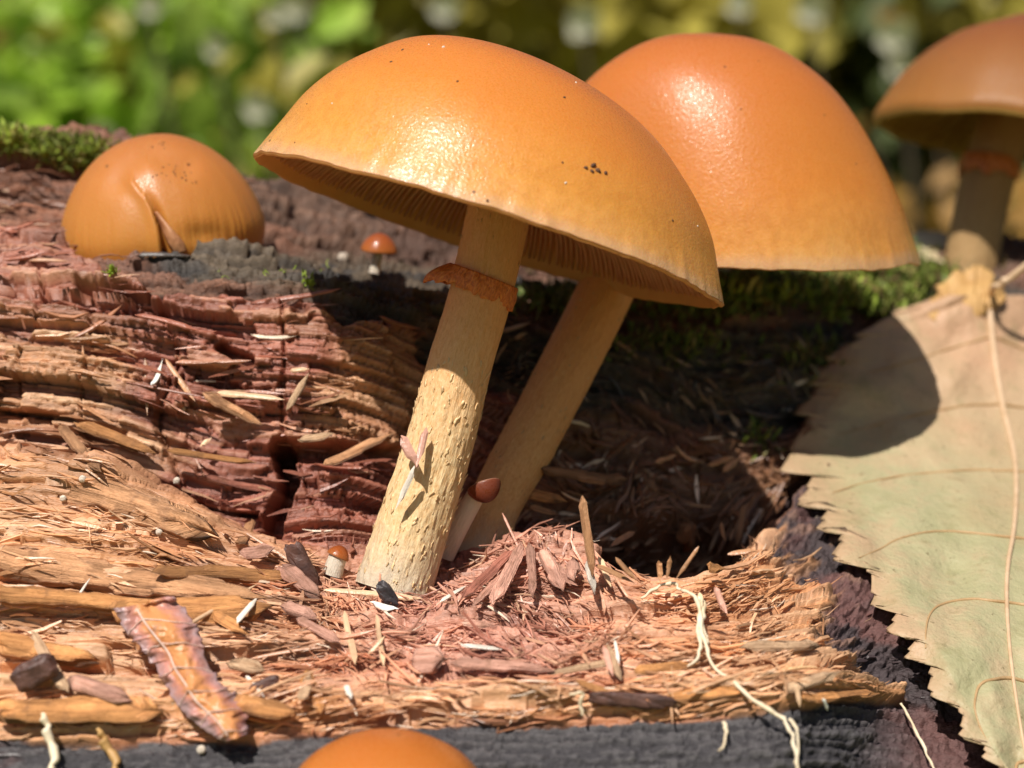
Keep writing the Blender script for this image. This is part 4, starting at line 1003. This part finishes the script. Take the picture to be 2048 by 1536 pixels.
for a in range(10, 84, 14):
    for j0, j1 in ((15, 1), (15, 42)):
        q = [Vp[min(89, a + int(6 * f)), int(j0 + (j1 - j0) * f)] for f in np.linspace(0, 1, 6)]
        q = [p + unit(CAM - p) * 0.01 for p in q]
        tube('side_vein', q, [0.005, 0.003], M['pinkvein'], o, 5, 20)

# ---------------------------------------------------------------- roots, chips, grains
def lay(pxs, lift):
    return [surf(x, y, lift) for x, y in pxs]
def smooth_lay(pxs, lift):
    d = np.array([ld[surf_i(x, y)] for x, y in pxs]); dmin = np.minimum(d, np.median(d) + 0.8)
    dd = np.convolve(np.pad(dmin, 1, 'edge'), [0.25, 0.5, 0.25], 'valid') - lift
    return [at(x, y, z) for (x, y), z in zip(pxs, dd)]
r = thing('root', 'long pale root fibre trailing over the splintered wood and down the charred bark', 'root', surf(1480, 1360))
tube('strand', smooth_lay([(1283, 1198), (1310, 1178), (1345, 1168), (1362, 1182), (1388, 1194), (1402, 1250), (1410, 1290), (1432, 1335), (1490, 1385), (1545, 1425), (1575, 1450), (1588, 1490), (1597, 1545)], 0.18),
     [0.010, 0.014, 0.012, 0.017, 0.013, 0.015, 0.012, 0.010], M['root'], r, 8, 160)
tube('strand', smooth_lay([(1404, 1200), (1396, 1250), (1400, 1290), (1396, 1320), (1372, 1335)], 0.17), [0.012, 0.013, 0.006], M['root'], r, 8, 60)
tube('strand', smooth_lay([(1408, 1205), (1404, 1250), (1416, 1300)], 0.16), [0.014, 0.02, 0.014], M['root'], r, 8, 40)
tube('strand', smooth_lay([(1580, 1440), (1596, 1470), (1592, 1530)], 0.14), [0.012, 0.010, 0.008], M['root'], r, 6, 40)
o = tube('root', smooth_lay([(1802, 1408), (1828, 1455), (1850, 1500), (1872, 1545)], 0.12), [0.010, 0.011, 0.007], M['root'], None, 6, 50)
tag(o, 'short thin root hair on the brown bark below the serrated leaf', 'root')
o = tube('root', smooth_lay([(1448, 1446), (1452, 1475), (1440, 1505)], 0.08), [0.014, 0.012, 0.008], M['root'], None, 6, 40)
tag(o, 'short crooked root end hanging over the charred bark edge', 'root')
o = tube('root', smooth_lay([(82, 1425), (98, 1470), (108, 1545)], 0.1), [0.022, 0.028, 0.024], M['root'], None, 7, 40)
tag(o, 'thick pale fibre hanging down the charred bark under the orange wood', 'root')
o = tube('root', smooth_lay([(195, 1460), (212, 1490), (236, 1545)], 0.1), [0.016, 0.03, 0.022], M['scrap'], None, 7, 40)
tag(o, 'yellowish frayed fibre hanging down the charred bark strip', 'root')
o = tube('root', smooth_lay([(1140, 1390), (1165, 1388), (1160, 1415), (1168, 1432)], 0.14), [0.012, 0.012, 0.009], M['root'], None, 6, 40)
tag(o, 'tiny hooked pale rootlet on orange wood near the dark lump', 'root')

def chunk(name, px, py, wpx, hpx, label, mat, lift=0.05, seed=1, rot=0.0, parent=None, cat='wood chip', sq=0.6):
    d = ld[surf_i(px, py)] - lift
    c = at(px, py, d); a = sz(wpx, d) / 2; b = sz(hpx, d) / 2
    nu_, nv_ = 28, 18
    th = np.linspace(0, 2 * math.pi, nu_, endpoint=False); ph = np.linspace(0.02, math.pi - 0.02, nv_)
    TH, PH = np.meshgrid(th, ph, indexing='ij')
    x, y, z = np.sin(PH) * np.cos(TH), np.sin(PH) * np.sin(TH), np.cos(PH)
    e = lambda v: np.sign(v) * np.abs(v) ** sq
    x, y, z = e(x), e(y), e(z)
    m = 1 + 0.55 * (fbm(x * 2 + z + 9, y * 2 + z * 1.7 + 9, seed, 4) - 0.5)
    lx, lz, ly = x * a * m, z * b * m, y * min(a, b) * 0.7 * m
    cr, sr = math.cos(rot), math.sin(rot)
    V = c + np.stack([lx * cr - lz * sr, ly, lx * sr + lz * cr], -1)
    o = mesh_np(name, V.reshape(-1, 3), grid_faces(nu_, nv_, True), M[mat], parent, smooth=False)
    if label: tag(o, label, cat)
    return o
chunk('wood_chip', 605, 1130, 40, 95, 'dark brown upright wood chip beside the tiny orange button', 'chip', 0.12, 3, 0.45)
chunk('wood_chip', 775, 1190, 28, 58, 'small charred black chip lying at the foot of the scaly stem', 'black', 0.14, 5, 0.6)
chunk('wood_chip', 70, 1345, 90, 52, 'glossy dark chip stuck among pale splinters beside the pink leaf scrap', 'chip', 0.12, 7, 0.5)
chunk('wood_chip', 1262, 1400, 175, 30, 'long flat dark purple lump near the hooked rootlet', 'chip', 0.06, 9, -0.05)
chunk('wood_chip', 530, 1368, 60, 22, 'dark stained chip end right of the pink leaf scrap', 'chip', 0.08, 11, 0.4)
for px, py, s, lab in ((126, 997, 13, 'small pale round grain lying on the tan slab'), (318, 1064, 14, 'whitish round grain near the broken end of the tan slab'), (165, 958, 14, 'glistening grain on the upper edge of the tan slab'),
                       (353, 962, 14, 'shiny pale grain in the dark cleft of the red wood'), (686, 515, 20, 'pale crumb on the bark beside the tiny reddish button'), (365, 817, 12, 'tiny grey grain on the layered wood'),
                       (250, 509, 12, 'small white crumb on the bark edge below the split cap'), (403, 1500, 18, 'pinkish crumb stuck to the charred bark strip')):
    chunk('grain', px, py, s, s, lab, 'grain', 0.03, int(px), 0, None, 'grain', 1.0)

# splinter caught on the ringed stem
sc = thing('stem_splinter', 'forked reddish splinter caught on the scaly tan stem', 'splinter', at(838, 905, 9.5))
wood_piece(at(803, 870, 9.50), at(836, 938, 9.40), 0.08, 0.05, PNK * 0.75, 0, 'prong', sc, 'splinter', 5)
wood_piece(at(850, 855, 9.53), at(831, 938, 9.40), 0.05, 0.035, PNK * 0.9, 0.02, 'prong', sc, 'splinter', 6)
wood_piece(at(829, 930, 9.40), at(790, 1022, 9.44), 0.04, 0.025, WHI * 0.9, 0, 'shaft', sc, 'splinter', 7)

# ---------------------------------------------------------------- moss
def moss_patch(label, cells, n, hgt, cols, seed, spread=0.1, lift=0.0):
    r_ = np.random.default_rng(seed)
    pts = []
    for (px, py, sx_, sy_), wgt_ in cells:
        for _ in range(int(n * wgt_)):
            i = surf_i(r_.normal(px, sx_), r_.normal(py, sy_))
            if i is not None: pts.append(i)
    pts = np.array(pts); n_ = len(pts)
    Pm = LV[pts] + r_.normal(0, spread, (n_, 3)) * np.array([1, 1, 0.25]); nrm = LN[pts]
    mound = fbm(Pm[:, 0] * 2.5, Pm[:, 1] * 2.5, seed, 3)
    Pm[:, 2] += lift * np.clip(mound - 0.35, 0, 1) * 2
    dr = unit(nrm * 0.5 + np.array([0, 0, 0.5]) + r_.normal(0, 0.55, (n_, 3)))
    Wm = unit(np.cross(dr, r_.normal(0, 1, (n_, 3)))); Nm = np.cross(Wm, dr)
    Lm = hgt * r_.uniform(0.5, 1.3, n_)
    ci = (np.array(cols)[r_.integers(0, len(cols), n_)]) * (0.6 + 0.9 * mound)[:, None] * r_.uniform(0.7, 1.3, n_)[:, None]
    V, Fc, nv_ = strip_batch(Pm + dr * (Lm / 2)[:, None], dr, Wm, Nm, Lm, Lm * 0.22, Lm * 0.05, Lm * r_.normal(0, 0.2, n_), np.full(n_, 0.3), 4)
    o = mesh_np('moss', V, Fc, M['moss'], None, {'tint': np.clip(np.repeat(ci, nv_, 0), 0.004, 0.6)}, smooth=False)
    return tag(o, label, 'moss', kind='stuff')
GRN = [(0.15, 0.20, 0.025), (0.23, 0.28, 0.045), (0.09, 0.13, 0.02), (0.24, 0.21, 0.06), (0.12, 0.08, 0.03)]
moss_patch('bright green moss cushion on the log below the bell shaped cap', [((1600, 565, 110, 20), 0.5), ((1735, 615, 45, 16), 0.4), ((1500, 590, 50, 20), 0.12), ((1800, 560, 60, 18), 0.15)], 3000, 0.15, GRN, 401, 0.09, 0.22)
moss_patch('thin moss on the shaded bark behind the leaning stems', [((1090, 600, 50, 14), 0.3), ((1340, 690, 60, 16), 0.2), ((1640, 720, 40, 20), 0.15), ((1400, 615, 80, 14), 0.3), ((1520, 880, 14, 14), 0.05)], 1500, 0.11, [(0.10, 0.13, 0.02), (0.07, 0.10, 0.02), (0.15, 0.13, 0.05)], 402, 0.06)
moss_patch('green moss strip along the crest of the log above the split cap', [((95, 300, 45, 6), 0.6), ((150, 318, 25, 10), 0.4), ((40, 296, 30, 6), 0.3)], 2200, 0.12, [(0.20, 0.26, 0.03), (0.14, 0.18, 0.025), (0.22, 0.20, 0.05)], 403, 0.06, 0.05)
moss_patch('tiny green moss sprigs on the dark bark ledge', [((618, 570, 4, 2), 0.5), ((228, 548, 4, 2), 0.4), ((530, 545, 60, 6), 0.2)], 60, 0.07, [(0.22, 0.30, 0.03)], 404, 0.01)

# ---------------------------------------------------------------- forest behind
kf = N('forest_floor'); ob = kf.obj()
n1 = kf.noise(ob, 0.06, 5); n2 = kf.noise(ob, 0.35, 5)
colf_ = kf.ramp(n1, [(0.35, (0.09, 0.10, 0.03)), (0.5, (0.17, 0.19, 0.05)), (0.65, (0.27, 0.24, 0.08))])
colf_ = kf.mix(kf.ramp(n2, [(0.5, (0, 0, 0)), (0.7, (1, 1, 1))]), colf_, (0.10, 0.15, 0.03))
kf.set(Base_Color=colf_, Roughness=0.9); kf.bump(n2, 0.6, 2.0)
gx_ = np.concatenate([-np.geomspace(4000, 20, 40), np.linspace(-18, 18, 30), np.geomspace(20, 4000, 40)])
gy_ = np.concatenate([-np.geomspace(3000, 15, 25), np.linspace(-12, 30, 30), np.geomspace(31, 9000, 90)])
XX, YY = np.meshgrid(gx_, gy_, indexing='ij')
def ground_z(x, y):
    x = np.asarray(x, float); y = np.asarray(y, float)
    z = -6.0 + 0.34 * np.clip(y - 110, 0, 400)
    z = z + 6 * (fbm(x / 40 + 90, y / 40 + 90, 501, 4) - 0.5) * sstep(25, 60, np.abs(y) + np.abs(x) * 0.6)
    return z
gr = mesh_np('forest_floor', np.stack([XX, YY, ground_z(XX, YY)], -1).reshape(-1, 3), grid_faces(len(gx_), len(gy_)), kf.m)
tag(gr, 'dark mossy forest floor rising behind the log', 'ground', kind='structure')

def leafmat(name, c1, c2, rough=0.45, trans=0.35):
    return mat_plain(name, c1, c2, rough, 0.4, 0, trans)
LM = {'bright': leafmat('leaf_bright', (0.24, 0.44, 0.03), (0.42, 0.58, 0.06)), 'mid': leafmat('leaf_mid', (0.18, 0.30, 0.035), (0.30, 0.40, 0.06)),
      'dark': leafmat('leaf_shaded', (0.07, 0.10, 0.03), (0.12, 0.15, 0.045)), 'olive': leafmat('leaf_olive', (0.33, 0.28, 0.045), (0.48, 0.41, 0.08)),  # dark leaf colour stands in for shade on the shrubs
      'brown': leafmat('leaf_brown', (0.32, 0.17, 0.04), (0.42, 0.24, 0.06)), 'white': leafmat('leaf_glint', (0.74, 0.72, 0.56), (0.85, 0.82, 0.68), 0.3, 0.2)}
M['twig'] = mat_plain('twig_bark', (0.05, 0.035, 0.02), (0.10, 0.07, 0.045), 0.8, 2)
def plant(name, label, centre, rad, n, size, mat, seed, cat='plant', group=None, flat=0.7):
    r_ = np.random.default_rng(seed)
    gz = float(ground_z(centre[0], centre[1]))
    root = thing(name, label, cat, (centre[0], centre[1], gz), group)
    tops = []
    for s_ in range(5):
        tip = centre + r_.normal(0, 0.45, 3) * rad * np.array([1, 1, flat]); tops.append(tip)
        b0 = np.array([centre[0] + r_.normal(0, 0.5), centre[1] + r_.normal(0, 0.5), gz - 0.5])
        tube('stalk', [b0, (b0 + tip) / 2 + r_.normal(0, 0.8, 3), tip], [0.25, 0.18, 0.06], M['twig'], root, 6, 16)
    cl = r_.normal(0, 0.48, (14, 3)) * rad * np.array([1, 1, flat])
    pc = centre + cl[r_.integers(0, 14, n)] + r_.normal(0, 0.22, (n, 3)) * rad * np.array([1, 1, flat])
    dr = unit(r_.normal(0, 1, (n, 3)) + np.array([0, -0.3, -0.2])); wd_ = unit(np.cross(dr, unit(np.array([0, -0.5, 1.0]) + r_.normal(0, 0.5, (n, 3))))); nn_ = np.cross(wd_, dr)
    ln = size * r_.uniform(0.6, 1.3, n)
    sarr = [(-.5, 0), (-.2, .28), (.15, .25), (.5, 0), (.15, -.25), (-.2, -.28)]
    Vl = np.stack([pc + dr * (ln * a)[:, None] + wd_ * (ln * b)[:, None] + nn_ * (ln * (0.10 * abs(b) * 3 - 0.12 * a * a))[:, None] for a, b in sarr], 1)
    bi = (np.arange(n) * 6)[:, None]
    f = np.concatenate([bi + np.array([[0, 1, 2, 3]]), bi + np.array([[0, 3, 4, 5]])])
    o = mesh_np('foliage', Vl.reshape(-1, 3), f, mat, root, smooth=False)
    o['kind'] = 'stuff'
    return root
BG = [  # px, py, depth, radius cm, leaves, leaf size, material, words
    (120, 110, 62, 8, 260, 2.6, 'bright', 'bright green leafy herb behind the crest of the log'),
    (420, 60, 75, 9, 240, 2.8, 'bright', 'light green leafy herb above the ringed mushroom shoulder'),
    (60, 250, 50, 5.5, 200, 2.0, 'bright', 'low bright green herb just beyond the mossy crest'),
    (330, 200, 58, 6, 200, 2.2, 'mid', 'mid green herb between the split cap and the ringed cap'),
    (650, 110, 66, 5, 150, 2.2, 'bright', 'small bright green herb touching the ringed cap outline'),
    (480, 300, 48, 5, 140, 2.0, 'mid', 'mid green herb low behind the split cap'),
    (620, 400, 42, 4, 90, 1.8, 'olive', 'olive green herb showing under the ringed cap margin'),
    (200, 180, 70, 5, 50, 2.4, 'brown', 'brown withered herb among the bright green ones'),
    (280, 140, 66, 4, 30, 2.2, 'brown', 'rust brown dry herb behind the split cap'),
    (700, 25, 62, 9, 220, 4.0, 'olive', 'olive yellow bush above the ringed cap'),
    (950, 40, 120, 14, 220, 4.0, 'mid', 'grey green bush behind both caps'),
    (1260, 25, 74, 11, 260, 4.4, 'olive', 'yellowish bush between the tops of the two caps'),
    (1550, 15, 74, 9, 200, 4.0, 'olive', 'olive bush above the bell shaped cap'),
    (1850, 40, 70, 9, 260, 3.4, 'olive', 'yellow green bush beside the blurred brown cap'),
    (1200, 110, 85, 10, 300, 3.0, 'dark', 'shade-painted green shrub in the gap between the two caps'),
    (1620, 170, 80, 11, 240, 3.2, 'dark', 'shade-painted green shrub behind the bell shaped cap'),
    (1850, 300, 70, 9, 320, 3.0, 'dark', 'deeply shade-painted shrub low behind the blurred mushroom'),
    (1000, 180, 95, 9, 220, 3.2, 'dark', 'shade-painted shrub hidden mostly by the ringed cap'),
    (560, 210, 90, 9, 220, 3.2, 'dark', 'shade-painted green shrub left of the ringed cap'),
    (1690, 70, 78, 8, 160, 4.0, 'olive', 'straw green bush above the shade-painted shrub'),
    (1090, 40, 70, 8, 120, 3.4, 'olive', 'pale olive bush over the dip between the caps'),
    (1930, 420, 60, 6, 60, 2.6, 'brown', 'brown withered herb low behind the pale fallen leaf'),
    (560, 130, 80, 6, 90, 2.6, 'olive', 'olive herb beside the ringed cap shoulder'),
    (0, 30, 100, 12, 200, 3.6, 'mid', 'mid green bush at the end of the herb row'),
]
for i, (px, py, d, rad, n, size, mt, lab) in enumerate(BG):
    plant('leafy_herb' if 'herb' in lab else 'shrub', lab, at(px, py, d * 1.5), rad * 1.5, int(n * 1.3), size * 1.1, LM[mt], 600 + i, 'plant' if 'herb' in lab else 'shrub')
# added pale leaves whose colour stands in for glints far behind
for i, (px, py, d, s) in enumerate(((515, 212, 50, 0.42), (590, 15, 60, 0.5), (550, 28, 62, 0.45), (1625, 18, 65, 0.62), (1790, 70, 62, 0.6), (1165, 45, 62, 0.6), (205, 270, 46, 0.34), (890, 15, 62, 0.5), (430, 95, 58, 0.4), (300, 10, 60, 0.45), (1800, 130, 66, 0.45), (1480, 5, 66, 0.5))):
    c = at(px, py, d); k_ = 14; th = np.arange(k_) / k_ * 2 * math.pi
    R_ = s * (0.85 + 0.3 * np.random.default_rng(i).random(k_))
    V = np.stack([c[0] + R_ * np.cos(th), c[1] + 0.25 * R_ * np.cos(th * 2) - 0.5 * R_ * np.sin(th), c[2] + R_ * np.sin(th) * 0.95], -1)
    V = np.concatenate([V, c[None] + np.array([[0, 0.15 * s, 0]])])
    root = thing('pale_leaf', 'added pale leaf on a thin stalk standing in for a blurred glint behind the log', 'leaf', (c[0], c[1], float(ground_z(c[0], c[1]))), 'added pale leaves standing in for glints')
    mesh_np('blade', V, np.array([[j, (j + 1) % k_, k_] for j in range(k_)]), LM['white'], root)
    tube('stalk', [c - np.array([0, -0.1, s * 0.6]), np.array([c[0] + 1, c[1] + 1, (c[2] + root.location[2]) / 2]), np.array([c[0] + .5, c[1] + 2, root.location[2] - 0.4])], [0.05, 0.08, 0.1], M['twig'], root, 5, 16)
